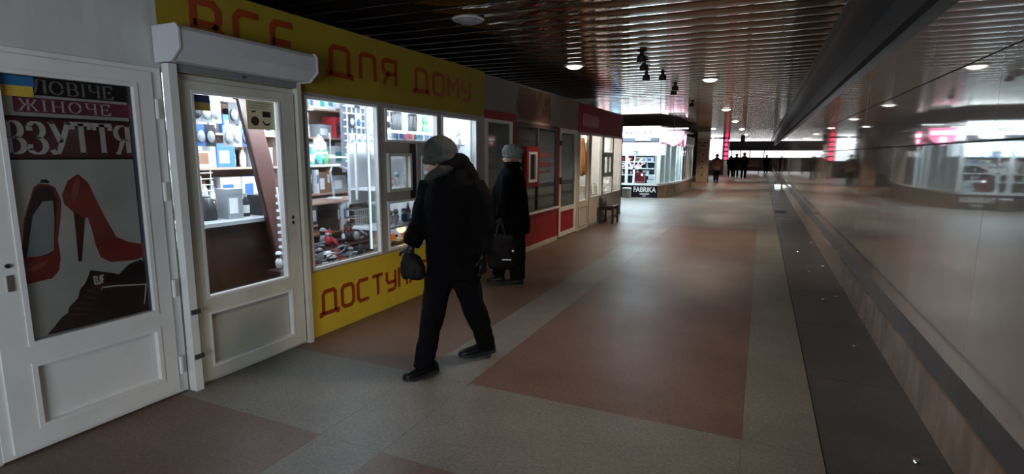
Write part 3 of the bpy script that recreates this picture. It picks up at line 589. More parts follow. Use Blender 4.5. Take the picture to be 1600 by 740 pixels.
place(bookish, ('white', 'blue'), (-4.1, 4.40, .70), .2, 'white folder beside the black folder in the large window', 'folders in the display')
ds = thing('display_shelf', 'dark brown stepped display shelf low behind the large window', 'display shelf', (-3.6, 3.9, .3))
obj('lower_step', BX(-3.72, -3.32, 3.16, 4.15, .50, .53), WOODD, ds); obj('upper_step', BX(-4.28, -3.98, 3.70, 5.10, .68, .70), WOOD, ds); obj('rear_panel', BX(-4.29, -4.28, 3.7, 5.10, 0, .70), WOOD, ds); obj('middle_step', BX(-3.98, -3.74, 3.72, 5.0, .56, .585), WOODD, ds)
PAL = [('black', 'white'), ('black', 'red'), ('black', 'grey'), ('white', 'black'), ('black', 'silver'), ('red', 'white'), ('grey', 'black'), ('black', 'blue')]
for i, (x, z, s, a, b) in enumerate([(-3.40, .53, .8, 3.2, 4.1), (-3.53, .53, .9, 3.2, 4.1), (-3.66, .53, 1.0, 3.2, 4.1), (-3.86, .585, 1.1, 3.75, 4.95), (-3.94, .585, 1.2, 3.75, 4.95)]):
    fill(a, b, x, z, '%s row of the low window display' % ['front', 'second', 'third', 'fourth', 'rear'][i], 'small goods on the low display', [torch, knife, toyfig, toyfig, mug, torch], gap=(.0, .02), rot=1.2, scl=s)
rk = thing('slatted_rack', 'white slatted folding rack leaning at the lower left of the large window', 'rack', (-3.62, 3.36, .56))
for q in (0, 1): obj('rail', MB().tube([(-3.62 - .03 * q, 3.30 + .06 * q, .56), (-3.66 - .03 * q, 3.26 + .06 * q, 1.22)], .008, 6), WHITEP, rk)
for k in range(9): obj('slat', BX(-3.69, -3.64, 3.268, 3.345, .64 + k * .062, .66 + k * .062), WHITEP, rk)
hr = thing('hanging_rail', 'chrome rail carrying hanging packets across the top of the cream door view', 'rail', (-4.15, 3.2, 1.9))
obj('rail', MB().tube([(-4.15, 2.15, 1.93), (-4.15, 4.2, 1.93)], .008, 8), CHROME, hr)
for yy in (2.2, 4.15): obj('rail_end', BX(-4.16, -4.14, yy - .01, yy + .01, 1.93, 2.46), CHROME, hr)
pg = thing('pegboard', 'white wire mesh display panel hanging at the right of the large window', 'mesh panel', (-4.2, 5.6, 1.2))
for k in range(12): obj('mesh_wire', MB().tube([(-4.46, 5.05 + k * .08, 1.30), (-4.46, 5.05 + k * .08, 2.25)], .008, 6), WHITEP, pg)
for k in range(12): obj('mesh_wire', MB().tube([(-4.46, 5.0, 1.33 + k * .08), (-4.46, 5.98, 1.33 + k * .08)], .008, 6), WHITEP, pg)
obj('sheet', BX(-4.52, -4.50, 5.0, 5.98, 1.28, 2.27), mat('grey_mesh_backing', (.20, .22, .26), .6), pg)
PAL = [('white', 'blue'), ('grey', 'white'), ('silver', 'black'), ('white', 'grey')]
def pack(c, c2, dx=0):
    t = thing('hanging_pack', '', 'packet', (0, 0, 0)); obj('card', BX(0, .004, -.045, .045, -.16, 0), cm(c), t, local=True); obj('blister', MB().ball((.012, 0, -.09), (.014, .032, .045), 10, 6), cm(c2), t, local=True, smooth=True); return t
KN['pack'] = 'packet'
for i in range(11):
    for j in range(2):
        if (i + j) % 4 == 3: continue
        c, c2 = [('grey', 'silver'), ('black', 'grey'), ('white', 'silver'), ('grey', 'black'), ('blue', 'grey')][(i * 2 + j) % 5]
        place(pack, (c, c2), (-4.14, 2.60 + i * .085 + j * .02, 1.92 - j * .19), 0, '%s packet with %s item, %s along row %s of the rail behind the cream door' % (c, c2, ORD[i], ['one', 'two'][j]), 'packets on the rail', 1.1)
for i in range(8):
    for j in range(3):
        if random.random() < .25: continue
        c, c2 = random.choice([('white', 'black'), ('white', 'blue'), ('black', 'silver'), ('pink', 'white'), ('white', 'grey')])
        place(pack, (c, c2), (-4.44, 5.1 + i * .115, 2.2 - j * .24), 0, '%s packet with %s item, %s column, row %s of the white mesh panel' % (c, c2, ORD[i], ['one', 'two', 'three'][j]), 'packets on the mesh panel')
bk = thing('water_jug', 'large pale blue transparent-looking plastic jug low at the right of the large window', 'jug', (-3.9, 4.72, 1.01))
obj('jug_body', MB().lathe([(.09, 0), (.10, .02), (.10, .22), (.06, .28), (.04, .30)], 16), mat('pale_blue_plastic', (.38, .48, .62), .25), bk, local=True, smooth=True); obj('cap', MB().lathe([(.042, .30), (.042, .33)], 12), cm('blue'), bk, local=True)

# second window goods
ws = thing('window_shelf', 'white narrow shelf behind the upper left pane, carrying mugs', 'shelf', (-3.5, 4.9, 1.6)); obj('shelf_board', BX(-3.62, -3.36, 4.18, 5.9, 1.598, 1.612), WHITEP, ws); obj('shelf_support', BX(-3.62, -3.60, 4.18, 4.2, 1.05, 1.598), WHITEP, ws)
for i in range(9):
    c, c2 = [('white', 'grey'), ('white', 'blue'), ('cream', 'pink'), ('white', 'red'), ('white', 'teal')][i % 5]
    place(mug, (c, c2), (-3.46 + random.uniform(-.03, .03), 4.55 + i * .115, 1.612), random.uniform(-.8, .8), '%s mug with %s print, %s from left in the window mug row' % (c, c2, ORD[i]), 'mugs in the second window', 1.25)
def apron(c, c2):
    t = thing('hanging_apron', '', 'apron', (0, 0, 0)); mb = MB(); n = 12
    V = [[mb.bm.verts.new((.012 * math.sin(i * 1.3 + j * .4), (i / n - .5) * (.20 if j > 0 else .13), -.30 * j / 8)) for i in range(n + 1)] for j in range(9)]
    for j in range(8):
        for i in range(n): mb.bm.faces.new((V[j][i], V[j][i + 1], V[j + 1][i + 1], V[j + 1][i]))
    o = obj('cloth', mb, cm(c), t, local=True, smooth=True); s = o.modifiers.new('s', 'SOLIDIFY'); s.thickness = .004
    obj('strap', MB().tube([(0, -.05, 0), (0, -.02, .06), (0, .02, .06), (0, .05, 0)], .004, 6), cm(c2), t, local=True); return t
place(apron, ('grey', 'white'), (-3.7, 4.62, 1.98), 0, 'blue-grey cloth hanging at the left of the upper window pane', 'hanging cloths')
place(apron, ('black', 'white'), (-3.7, 4.98, 1.97), 0, 'black cloth hanging in the upper window pane, left of two', 'hanging cloths')
place(apron, ('black', 'white'), (-3.7, 5.28, 1.96), 0, 'black cloth hanging in the upper window pane, right of two', 'hanging cloths')
def plush(c, c2):
    t = thing('plush_toy', '', 'plush toy', (0, 0, 0)); mb = MB()
    mb.ball((0, 0, -.16), (.05, .07, .12)).ball((0, 0, -.02), (.05, .055, .055)).ball((0, -.045, .035), (.015, .02, .035)).ball((0, .045, .035), (.015, .02, .035)).ball((.02, -.07, -.13), (.02, .02, .06)).ball((.02, .07, -.13), (.02, .02, .06)).ball((.01, -.035, -.29), (.022, .025, .06)).ball((.01, .035, -.29), (.022, .025, .06))
    obj('toy_body', mb, cm(c), t, local=True, smooth=True); obj('snout', MB().ball((.048, 0, -.03), (.02, .022, .017), 8, 6), cm(c2), t, local=True, smooth=True)
    for s in (-1, 1): obj('eye', MB().ball((.046, s * .02, -.005), .006, 6, 4), cm('black'), t, local=True)
    obj('loop', MB().tube([(0, 0, .03), (0, 0, .12)], .003, 5), cm(c2), t, local=True); return t
place(plush, ('white', 'grey'), (-3.52, 5.93, 1.78), 0, 'white plush toy hanging at the right edge of the second window', 'hanging plush toys', 1.1)
place(plush, ('blue', 'white'), (-3.6, 5.72, 1.62), 0, 'blue plush toy hanging just behind the walking person in grey hat', 'hanging plush toys', .9)
place(plush, ('green', 'yellow'), (-3.6, 5.40, 1.90), 0, 'green plush toy hanging at the top of the right window pane', 'hanging plush toys', .9)
place(plush, ('cream', 'pink'), (-3.6, 5.56, 1.85), 0, 'cream plush toy hanging beside the green plush toy', 'hanging plush toys', .8)
pb = thing('inner_screen', 'white backing screen behind the hanging goods of the second window', 'screen', (-4.5, 5.6, 0))
obj('screen_panel', BX(-4.74, -3.4, 6.11, 6.13, .05, 2.4), WHITEP, pb); obj('screen_rail', BX(-4.74, -3.4, 6.09, 6.11, 2.1, 2.13), CHROME, pb)
ls = thing('lower_window_shelves', 'two white shelves of toys and gift boxes in the lower part of the second window', 'shelf', (-3.6, 4.9, .6))
obj('shelf_board', BX(-3.70, -3.33, 4.2, 5.9, .75, .77), WHITEP, ls); obj('shelf_board', BX(-3.70, -3.33, 4.2, 5.9, 1.14, 1.16), WHITEP, ls); obj('shelf_board', BX(-3.70, -3.33, 4.2, 5.9, .55, .565), WOODD, ls); obj('rear_panel', BX(-3.73, -3.70, 4.2, 5.9, 1.0, 1.6), mat('cool_white_panel', (.62, .64, .68), .5), ls)
obj('price_strip', BX(-3.74, -3.735, 4.7, 5.1, .96, 1.0), cm('grey'), ls)
PAL = [('red', 'pink'), ('black', 'white'), ('blue', 'white'), ('pink', 'white'), ('white', 'black')]
fill(4.4, 5.85, -3.48, .77, 'lower white shelf of the second window', 'toys on the lower window shelf', [toyfig, toyfig, bottle, toyfig], rot=.5)
PAL = [('white', 'green'), ('pink', 'white'), ('cream', 'red'), ('white', 'teal')]
fill(4.4, 5.85, -3.5, 1.16, 'upper white shelf behind the hatch', 'goods behind the serving hatch', [bottle, toyfig, carton, mug], hmax=.14, rot=.4)
GOLD = mat('gift_box_gold', (.62, .38, .10), .35, emit=None)
for i in range(7):
    t = thing('gift_box', 'small open gold gift box, %s from left, bottom of the second window' % ORD[i], 'gift box', (-3.46 - .05 * (i % 2), 4.33 + i * .13, .565), .2, 'gift boxes in the lower window')
    obj('box_tray', BX(-.06, .06, -.055, .055, 0, .02), GOLD, t, local=True); obj('box_contents', BX(-.045, .045, -.04, .04, .02, .032), cm('cream'), t, local=True); obj('box_lid', MB().prism([(-.062, .0), (-.058, .0), (-.085, .075), (-.089, .073)], 'y', -.055, .055), cm('orange'), t, local=True)
light('gift_shelf_light', 'POINT', (-3.5, 4.75, .70), 1.2, (1, .62, .25), radius=.05)
for nm, yy0, yy1 in (('right', 3.2, 4.05), ('left', 4.2, 5.9)):
    t = thing('tube_light', 'white tube light at the top inside the %s window of the household shop' % ('large' if nm == 'right' else 'second'), 'tube light', (-3.36, yy0, 1.97)); obj('tube', MB().tube([(-3.36, yy0, 2.0), (-3.36, yy1, 2.0)], .013, 8), mat('tube_lit', (.9, .9, .9), .4, emit=(.8, .92, 1), estr=6), t); obj('tube_batten', BX(-3.38, -3.34, yy0, yy1, 2.015, 2.04), WHITEP, t)
ps = thing('window_led_strip', 'bright white light strip standing along the right edge of the large window', 'light strip', (-3.33, 4.06, .6)); obj('led_strip', BX(-3.335, -3.325, 4.04, 4.048, .6, 1.92), mat('led_lit', (.9, .9, .9), .4, emit=(.7, .9, 1), estr=3), ps); obj('led_channel', BX(-3.345, -3.335, 4.03, 4.055, .6, 1.92), CHROME, ps)

# --- closed red-framed kiosk
k3 = thing('red_framed_kiosk', 'closed kiosk with red base, dark shuttered windows and a faded brown sign', 'kiosk', (FX, 8.1, 0))
shell(k3, 6.2, 10.04, inner=GREYP)
obj('sign_board', BX(FX - .05, FX, 6.20, 7.17, 2.065, 2.5), GREYSIGN, k3)
sb = obj('sign_board', BX(FX - .05, FX, 7.18, 8.75, 1.965, 2.5), GREYSIGN, k3); obj('sign_board', BX(FX - .05, FX, 8.76, 10.04, 1.96, 2.5), GREYSIGN, k3)
# faded shapes on the old sign
obj('faded_print', BX(FX, FX + .001, 7.22, 8.55, 2.0, 2.47), mat('faded_tan_print', (.14, .085, .06), .6, var=.3, scale=5, spec=.2), sb)
poly('faded_print', [(7.42 + .26 * math.cos(k * .45), 2.20 + .18 * math.sin(k * .45)) for k in range(14)], FX + .0012, FX + .0022, FADED, sb)
poly('faded_print', [(7.55, 2.36), (7.85, 2.42), (8.02, 2.28), (7.90, 2.20), (8.1, 2.10), (8.25, 2.24), (8.30, 2.02), (7.70, 2.03), (7.66, 2.24)], FX + .0024, FX + .0034, FADED, sb)
poly('faded_print', [(8.28, 2.40), (8.40, 2.38), (8.36, 2.24), (8.26, 2.28)], FX + .0012, FX + .0022, FADED, sb)
obj('lintel', BX(FX - .05, FX + .004, 6.20, 7.18, 1.955, 2.065), RED, k3)
frw = frame('window_frame', 6.20, 7.06, 0, 1.955, [(6.30, 7.02, .57, 1.915), (6.20, 7.06, 0, .52)], PVC, k3)
frr = frame('red_frame', 7.06, 9.02, .52, 1.965, [(7.18, 8.95, .6, 1.965)], RED, k3, FX - .05, FX + .002)
obj('head_rail', BX(FX - .05, FX, 7.18, 8.95, 1.93, 1.965), mat('brown_head_rail', (.10, .05, .045), .6, spec=.25), k3)
frd = frame('window_frame', 7.20, 8.92, .6, 1.93, [(7.22, 8.02, .62, 1.91), (8.06, 8.90, .62, 1.91)], mat('dark_brown_frame', (.06, .045, .04), .4), k3)
obj('white_sill', BX(FX - .05, FX + .012, 7.06, 9.02, .565, .60), PVCW, k3); obj('white_sill', BX(FX - .05, FX + .012, 6.20, 7.06, .52, .57), PVCW, k3)
hf = frame('serving_hatch', 7.52, 8.02, 1.0, 1.62, [(7.60, 7.94, 1.07, 1.54)], RED, k3, FX - .03, FX + .02); hg = frame('hatch_window', 7.60, 7.94, 1.07, 1.54, [(7.65, 7.89, 1.11, 1.50)], PVC, hf, FX - .03, FX + .025); obj('pane', BX(FX - .01, FX - .005, 7.65, 7.89, 1.11, 1.50), TINT, hf); obj('hatch_slit', BX(FX - .004, FX + .004, 7.80, 7.86, 1.13, 1.46), DARK, hf)
def blind(y0, y1, z0, z1, x, mt, parent, step=.035):
    n = int((z1 - z0) / step); pts = []
    for i in range(n):
        pts += [(x, z0 + i * step), (x + .008, z0 + (i + .5) * step)]
    pts += [(x, z0 + n * step)]
    for i in range(n):
        obj('blind_slat', MB().prism([(x, z0 + i * step), (x + .008, z0 + (i + .5) * step), (x, z0 + (i + 1) * step - .001), (x - .004, z0 + (i + .5) * step)], 'y', y0, y1), mt, parent)
BLM = mat('dark_grey_blind', (.11, .095, .09), .35, var=.12, scale=3); BL2 = mat('brown_grey_blind', (.16, .115, .105), .35, var=.12, scale=3)
blind(6.30, 7.02, .57, 1.91, FX - .045, BLM, frw); pane(6.30, 7.02, .57, 1.915, frw, x=FX - .02)
blind(7.22, 8.02, .62, 1.91, FX - .045, BL2, frd); blind(8.06, 8.90, .62, 1.91, FX - .045, BL2, frd); pane(7.22, 8.02, .62, 1.91, frd, x=FX - .02); pane(8.06, 8.90, .62, 1.91, frd, x=FX - .02)
for z in (1.45, 1.30, 1.20): obj('faded_sticker', BX(FX - .019, FX - .0175, 8.16, 8.62, z, z + (.08 if z > 1.25 else .03)), mat('faded_red_sticker', (.22, .05, .045), .5), frd)
obj('faded_sticker', BX(FX - .019, FX - .0175, 6.42, 6.7, 1.30, 1.36), mat('faded_grey_sticker', (.16, .16, .16), .5), frw)
d3 = frame('door', 9.02, 10.04, .02, 1.96, [(9.14, 9.90, .56, 1.88), (9.14, 9.90, .10, .48)], PVC2, k3)
obj('pane', BX(FX - .02, FX - .016, 9.14, 9.90, .56, 1.88), GLASS, d3)
blind(9.14, 9.90, .56, 1.86, FX - .045, mat('dark_blue_grey_blind', (.07, .075, .085), .35), k3); obj('red_panel', BX(FX - .04, FX - .02, 9.14, 9.90, .10, .48), RED, d3)
obj('door_handle', BX(FX + .0, FX + .035, 9.06, 9.09, .98, 1.10), BLACKP, d3); obj('door_closer', BX(FX, FX + .04, 9.04, 9.12, 1.66, 1.74), BLACKP, d3)
obj('base_panel', BX(FX - .05, FX - .006, 6.20, 9.02, .06, .565), RED, k3); obj('base_skirting', BX(FX - .05, FX + .006, 6.20, 9.02, 0, .07), BEIGE, k3)
obj('corner_post', BX(FX - .05, FX + .008, 8.97, 9.03, 0, 1.96), mat('dark_red_post', (.18, .012, .012), .4), k3)

# --- lit corner kiosk
k4 = thing('corner_kiosk', 'lit beige kiosk with a deep red sign at the end of the left row', 'kiosk', (FX, 11.9, 0))
shell(k4, 10.05, 13.75, inner=mat('warm_white_inner_wall', (.62, .58, .52), .6))
s4 = obj('sign_board', BX(FX - .05, FX, 10.05, 11.85, 1.94, 2.48), DRED, k4); obj('sign_board', BX(FX - .05, FX - .006, 11.86, 13.75, 1.94, 2.46), DRED, k4)
obj('sign_print', BX(FX, FX + .001, 10.35, 11.5, 2.06, 2.30), mat('worn_red_print', (.30, .045, .02), .45, var=.3, scale=8), s4)
f4 = frame('window_frame', 10.05, 13.75, 0, 1.94, [(10.17, 10.78, .57, 1.90), (10.17, 10.78, .08, .48), (10.95, 11.80, .60, 1.91), (11.93, 12.72, 1.53, 1.91), (11.93, 12.72, .60, 1.02), (11.98, 12.60, 1.08, 1.47), (12.80, 13.62, .60, 1.91)], BEIGE, k4)
for h in [(10.17, 10.78, .57, 1.90), (10.95, 11.80, .60, 1.91), (11.93, 12.72, 1.53, 1.91), (11.93, 12.72, .60, 1.02), (12.80, 13.62, .60, 1.91), (11.98, 12.60, 1.08, 1.47)]: pane(*h, f4); bead(*h, f4, PVCW)
hh = frame('serving_hatch', 11.93, 12.74, 1.02, 1.53, [(12.0, 12.30, 1.08, 1.47), (12.38, 12.60, 1.08, 1.47)], GREYP, k4, FX - .01, FX + .02)
obj('door_lower_panel', BX(FX - .03, FX - .01, 10.17, 10.78, .08, .48), BEIGE, k4)
bead(10.17, 10.78, .08, .48, f4, BEIGE)
obj('corner_post', BX(FX - .05, FX + .01, 10.85, 10.90, 0, 1.94), mat('grey_beige_post', (.30, .28, .23), .6), k4)
obj('kiosk_skirting', BX(FX, FX + .006, 10.85, 13.75, 0, .05), GREYP, k4)
WARM = ['cream', 'orange', 'brown', 'white']
def garment(c, c2):
    t = thing('hanging_garment', '', 'garment', (0, 0, 0)); mb = MB(); n = 10
    V = [[mb.bm.verts.new((.02 * math.sin(i * 1.7), (i / n - .5) * (.22 + .12 * min(1, j / 5)), -.75 * j / 10)) for i in range(n + 1)] for j in range(11)]
    for j in range(10):
        for i in range(n): mb.bm.faces.new((V[j][i], V[j][i + 1], V[j + 1][i + 1], V[j + 1][i]))
    o = obj('cloth', mb, cm(c), t, local=True, smooth=True); s = o.modifiers.new('s', 'SOLIDIFY'); s.thickness = .03
    obj('hanger', MB().tube([(0, -.1, 0), (0, 0, .05), (0, .1, 0)], .005, 6), cm(c2), t, local=True); return t
place(garment, ('orange', 'white'), (-3.37, 10.72, 1.84), .9, 'orange-brown garment hanging in the beige kiosk door, left side', 'garments in the corner kiosk'); place(garment, ('black', 'white'), (-3.50, 11.12, 1.80), .6, 'black garment hanging in the beige kiosk door, right side', 'garments in the corner kiosk')
place(garment, ('brown', 'white'), (-3.42, 10.50, 1.28), .9, 'brown garment hanging lowest in the beige kiosk door', 'garments in the corner kiosk')
cs = thing('counter_shelves', 'white counter shelves with small goods behind the corner kiosk windows', 'shelf', (-3.7, 12.4, .5)); obj('shelf_board', BX(-4.0, -3.35, 11.0, 13.6, .62, .64), WHITEP, cs); obj('shelf_board', BX(-4.9, -4.6, 11.0, 13.6, 1.28, 1.30), SHELFM, cs); obj('shelf_board', BX(-4.9, -4.6, 11.0, 13.6, .95, .97), SHELFM, cs); obj('rear_panel', BX(-5.05, -4.9, 11, 13.6, .6, 1.4), SHELFM, cs)
PAL = [('cream', 'brown'), ('white', 'grey'), ('brown', 'white'), ('silver', 'white'), ('grey', 'white')]
for x, z, l in ((-3.42, .64, 'front counter'), (-4.75, 1.30, 'upper rear shelf'), (-4.75, .97, 'lower rear shelf')): fill(11.1, 13.5, x, z, '%s of the corner kiosk' % l, 'goods in the corner kiosk', [bottle, carton, kettle], gap=(.05, .3), hmax=.2)
t = thing('globe_lamp', 'bright globe lamp at the top of the first lit window of the corner kiosk', 'lamp', (-3.45, 11.35, 1.80)); obj('globe', MB().ball((-3.45, 11.35, 1.84), (.10, .13, .09)), mat('globe_lit', (.9, .9, .9), .4, emit=(1, .93, .8), estr=7), t, smooth=True); obj('lamp_cord', MB().tube([(-3.45, 11.35, 1.9), (-3.45, 11.35, 2.46)], .006, 6), DARK, t)
t = thing('round_kiosk_lamp', 'flat round lamp at the top of the corner kiosk door', 'lamp', (-3.5, 10.6, 1.88)); obj('lamp_disc', MB().lathe([(.12, 1.87), (.12, 1.90)], 16, (-3.6, 10.75, 0)), MATS['globe_lit'], t); obj('lamp_stem', MB().tube([(-3.6, 10.75, 1.9), (-3.6, 10.75, 2.46)], .006, 6), DARK, t)
# stool
WOODS = mat('dark_stained_wood', (.030, .014, .009), .45, var=.2, scale=8)
so = thing('stool', 'small dark brown wooden stool beside the beige corner kiosk', 'stool', (-3.02, 11.75, 0))
obj('seat', BX(-.17, .17, -.26, .26, .37, .40), WOODS, so, local=True, bevel=.006)
for a in (-1, 1):
    for b in (-1, 1): obj('leg', BX(a * .135 - .02, a * .135 + .02, b * .22 - .02, b * .22 + .02, 0, .37), WOODS, so, local=True)
    obj('stretcher', BX(a * .135 - .01, a * .135 + .01, -.20, .20, .14, .17), WOODS, so, local=True)
for b in (-1, 1): obj('apron', BX(-.115, .115, b * .22 - .01, b * .22 + .01, .30, .37), WOODS, so, local=True)
gbag = thing('grey_bag', 'small grey bag set against the corner kiosk window above the stool', 'bag', (-3.18, 11.75, .40)); obj('bag_body', MB().tube([(-3.14, 11.72, .40), (-3.15, 11.72, .52), (-3.17, 11.72, .62)], [(.06, .09), (.07, .10), (.02, .08)], 12), mat('grey_cloth', (.12, .12, .13), .8), gbag, smooth=True); obj('bag_handle', MB().tube([(-3.17, 11.67, .61), (-3.17, 11.72, .70), (-3.17, 11.77, .61)], .006, 6), BLACKP, gbag)

# ------------------------------------------------------------------ FABRIKA kiosk
k5 = thing('fabrika_kiosk', 'brightly lit corner kiosk with white frames, dark FABRIKA base and a glowing sign', 'kiosk', (-4.2, 19.4, 0))
Y5 = 19.4; CX, EX, EY = -3.27, -2.92, 21.3
NAVY = mat('navy_base_panel', (.006, .007, .022), .3); WFR = mat('cool_white_frame', (.75, .80, .82), .3)
bpn = obj('base_panel', BX(-5.6, CX, Y5 - .02, Y5 + .03, 0, .43), NAVY, k5)
obj('sill', MB().prism([(-5.6, Y5 - .05), (CX, Y5 - .05), (EX + .03, EY), (EX + .03, 26.4), (EX - .1, 26.4), (EX - .1, EY), (CX - .05, Y5 + .06), (-5.6, Y5 + .06)], 'z', .43, .50), WFR, k5)
tc = bpy.data.curves.new('letters', 'FONT'); tc.body = 'FABRIKA'; tc.size = .255; tc.extrude = .006; tc.offset = .006; tc.align_x = 'CENTER'
to = bpy.data.objects.new('tmp', tc); C.objects.link(to); dg = bpy.context.evaluated_depsgraph_get(); fme = bpy.data.meshes.new_from_object(to.evaluated_get(dg)); bpy.data.objects.remove(to)
WPR = mat('white_sign_print', (.85, .88, .90), .4)
fo = obj('lettering', fme, WPR, bpn); fo.matrix_basis = Matrix.Translation((-3.73, Y5 - .028, .20)) @ Matrix.Rotation(R(90), 4, 'X') @ Matrix.Diagonal((.80, 1, 1, 1))
obj('banner_print', MB().prism([(-3.92, .13), (-3.86, .16), (-3.60, .16), (-3.54, .13), (-3.60, .095), (-3.86, .095)], 'y', Y5 - .026, Y5 - .02), mat('grey_sign_print', (.45, .45, .50), .4), bpn)
obj('small_print', BX(-3.80, -3.68, Y5 - .026, Y5 - .02, .04, .07), MATS['grey_sign_print'], bpn)
def vpost(x, y, w_=.07, z0=.5, z1=1.9, name='window_post'): return obj(name, BX(x - w_ / 2, x + w_ / 2, y - w_ / 2, y + w_ / 2, z0, z1), WFR, k5)
vpost(-5.56, Y5); vpost(-4.40, Y5, .09); vpost(CX, Y5, .12); vpost(EX, EY, .08); vpost((CX + EX) / 2 - .06, 20.0, .05); vpost((CX + EX) / 2 + .03, 20.6, .05)
for x0_, x1_ in ((-5.5, -4.45), (-4.35, CX - .06)): obj('pane', BX(x0_, x1_, Y5, Y5 + .006, .5, 1.9), GLASS, k5)
obj('pane', MB().prism([(CX + .02, Y5 + .05), (CX + .026, Y5 + .05), (EX, EY - .04), (EX - .006, EY - .04)], 'z', .5, 1.9), GLASS, k5)
obj('top_rail', MB().prism([(-5.6, Y5 - .03), (CX, Y5 - .03), (EX + .02, EY), (EX + .02, 26.4), (EX - .1, 26.4), (EX - .1, EY), (CX - .05, Y5 + .06), (-5.6, Y5 + .06)], 'z', 1.88, 1.96), WFR, k5)
CHP = mat('mottled_brown_photo_panel', (.10, .05, .03), .4, col2=(.42, .34, .24), scale=5, stretch=(1, .6, .4))
obj('photo_panel', MB().prism([(CX, Y5), (EX, EY), (EX - .03, EY), (CX - .03, Y5 + .03)], 'z', 0, .43), CHP, k5)
obj('side_base', BX(EX - .05, EX, EY, 26.4, 0, .43), mat('grey_brown_side_panel', (.20, .17, .14), .45, var=.12, scale=2), k5)
for i in range(7):
    yy = EY + .02 + i * .72
    vpost(EX - .02, yy, .06)
    obj('side_pane' , BX(EX - .03, EX - .02, yy + .03, yy + .69, .5, 1.88), [GLASS, GLASS, TINT, TINT, mat('frosted_pane', (.40, .44, .48), .3, var=.1, scale=4)][min(i, 4)] if i < 5 else MATS['frosted_pane'], k5)
obj('side_fascia', BX(EX - .05, EX + .04, EY + .1, 26.4, 1.96, 2.28), mat('dull_maroon_fascia', (.085, .045, .042), .4, var=.1, scale=2), k5)
obj('rear_wall', BX(-5.65, -5.6, Y5, 26.4, 0, 2.5), SHOPWALL, k5); obj('end_wall', BX(-5.6, EX, 26.4, 26.45, 0, 2.3), GREYWALL, k5)
obj('added_glow_panel', BX(-5.55, -3.25, 20.62, 20.66, 1.50, 2.40), mat('added_glow_lit', (.9, .9, .9), .4, emit=(.80, .95, 1.0), estr=4), k5)  # glowing panel added so the upper window looks white-lit
obj('roof', MB().prism([(-5.6, Y5 + .05), (CX, Y5 + .05), (EX, EY + .05), (EX, 26.4), (-5.6, 26.4)], 'z', 2.46, 2.5), SHOPWALL, k5)
sgn = obj('signboard', BX(-5.6, CX - .02, Y5 - .06, Y5 + .02, 1.96, 2.48), mat('sign_dark_ground', (.04, .045, .06), .35), k5)
LIT = mat('sign_lit_white', (.9, .9, .9), .4, emit=(.80, .96, 1.0), estr=7.0); LITB = mat('sign_lit_blue', (.2, .4, .8), .4, emit=(.16, .36, 1.0), estr=1.6); LITR = mat('sign_lit_red', (.8, .2, .2), .4, emit=(1, .12, .12), estr=1.6); LITP = mat('sign_lit_pink', (.9, .3, .5), .4, emit=(1, .22, .42), estr=2.6)
obj('lit_panel', BX(-4.66, CX - .04, Y5 - .085, Y5 - .06, 2.10, 2.46), LIT, sgn); obj('lit_panel', BX(-4.1, -3.6, Y5 - .085, Y5 - .06, 2.0, 2.08), LIT, sgn)
obj('lit_panel_blue', MB().prism([(-5.02, 2.06), (-4.70, 2.06), (-4.78, 2.24), (-4.86, 2.32), (-4.94, 2.24)], 'y', Y5 - .085, Y5 - .06), LITB, sgn)
obj('lit_panel_red', BX(-5.5, -5.10, Y5 - .085, Y5 - .06, 2.10, 2.36), LITR, sgn); obj('lit_mark', MB().ball((-5.22, Y5 - .09, 2.26), (.05, .01, .05), 10, 6), LIT, sgn)
f2 = bpy.data.objects.new('lettering', fme.copy()); C.objects.link(f2); f2.data.materials.clear(); f2.data.materials.append(NAVY); f2.parent = sgn; f2.matrix_basis = Matrix.Translation((-3.98, Y5 - .094, 2.19)) @ Matrix.Rotation(R(90), 4, 'X') @ Matrix.Diagonal((.95, .9, 1, 1))
# pink shield sign on the chamfer and one further on
def shield(cx, cy, ang, label):
    t = thing('shield_sign', label, 'sign', (cx, cy, 1.85), ang)
    pts = [(-.36, .48), (-.36, .22), (-.26, .08), (0, -.06), (.26, .08), (.36, .22), (.36, .48)]
    obj('sign_box', MB().prism(pts, 'y', -.035, .035), mat('sign_rim', (.5, .5, .52), .4), t, local=True)
    for s in (-1, 1):
        obj('lit_face', MB().prism([(p[0] * .94, p[1] * .94 + .012) for p in pts], 'y', s * .045, s * .036), LITP, t, local=True)
        for k in range(5): obj('sign_letter', BX(-.28 + k * .12, -.20 + k * .12, s * .052, s * .045, .27, .38), LIT, t, local=True) if s < 0 else obj('sign_letter', BX(-.28 + k * .12, -.20 + k * .12, .045, .052, .27, .38), LIT, t, local=True)
    obj('cup_symbol', BX(-.06, .06, -.052, -.045, .06, .2), LIT, t, local=True)
    obj('bracket', MB().tube([(0, 0, .48), (0, 0, .98)], .01, 6), DARK, t, local=True)
shield(-2.84, 19.62, R(8), 'glowing pink shield-shaped sign at the chamfered corner of the bright kiosk')
shield(-2.80, 22.0, R(90), 'glowing pink shield-shaped sign further along the side of the bright kiosk')
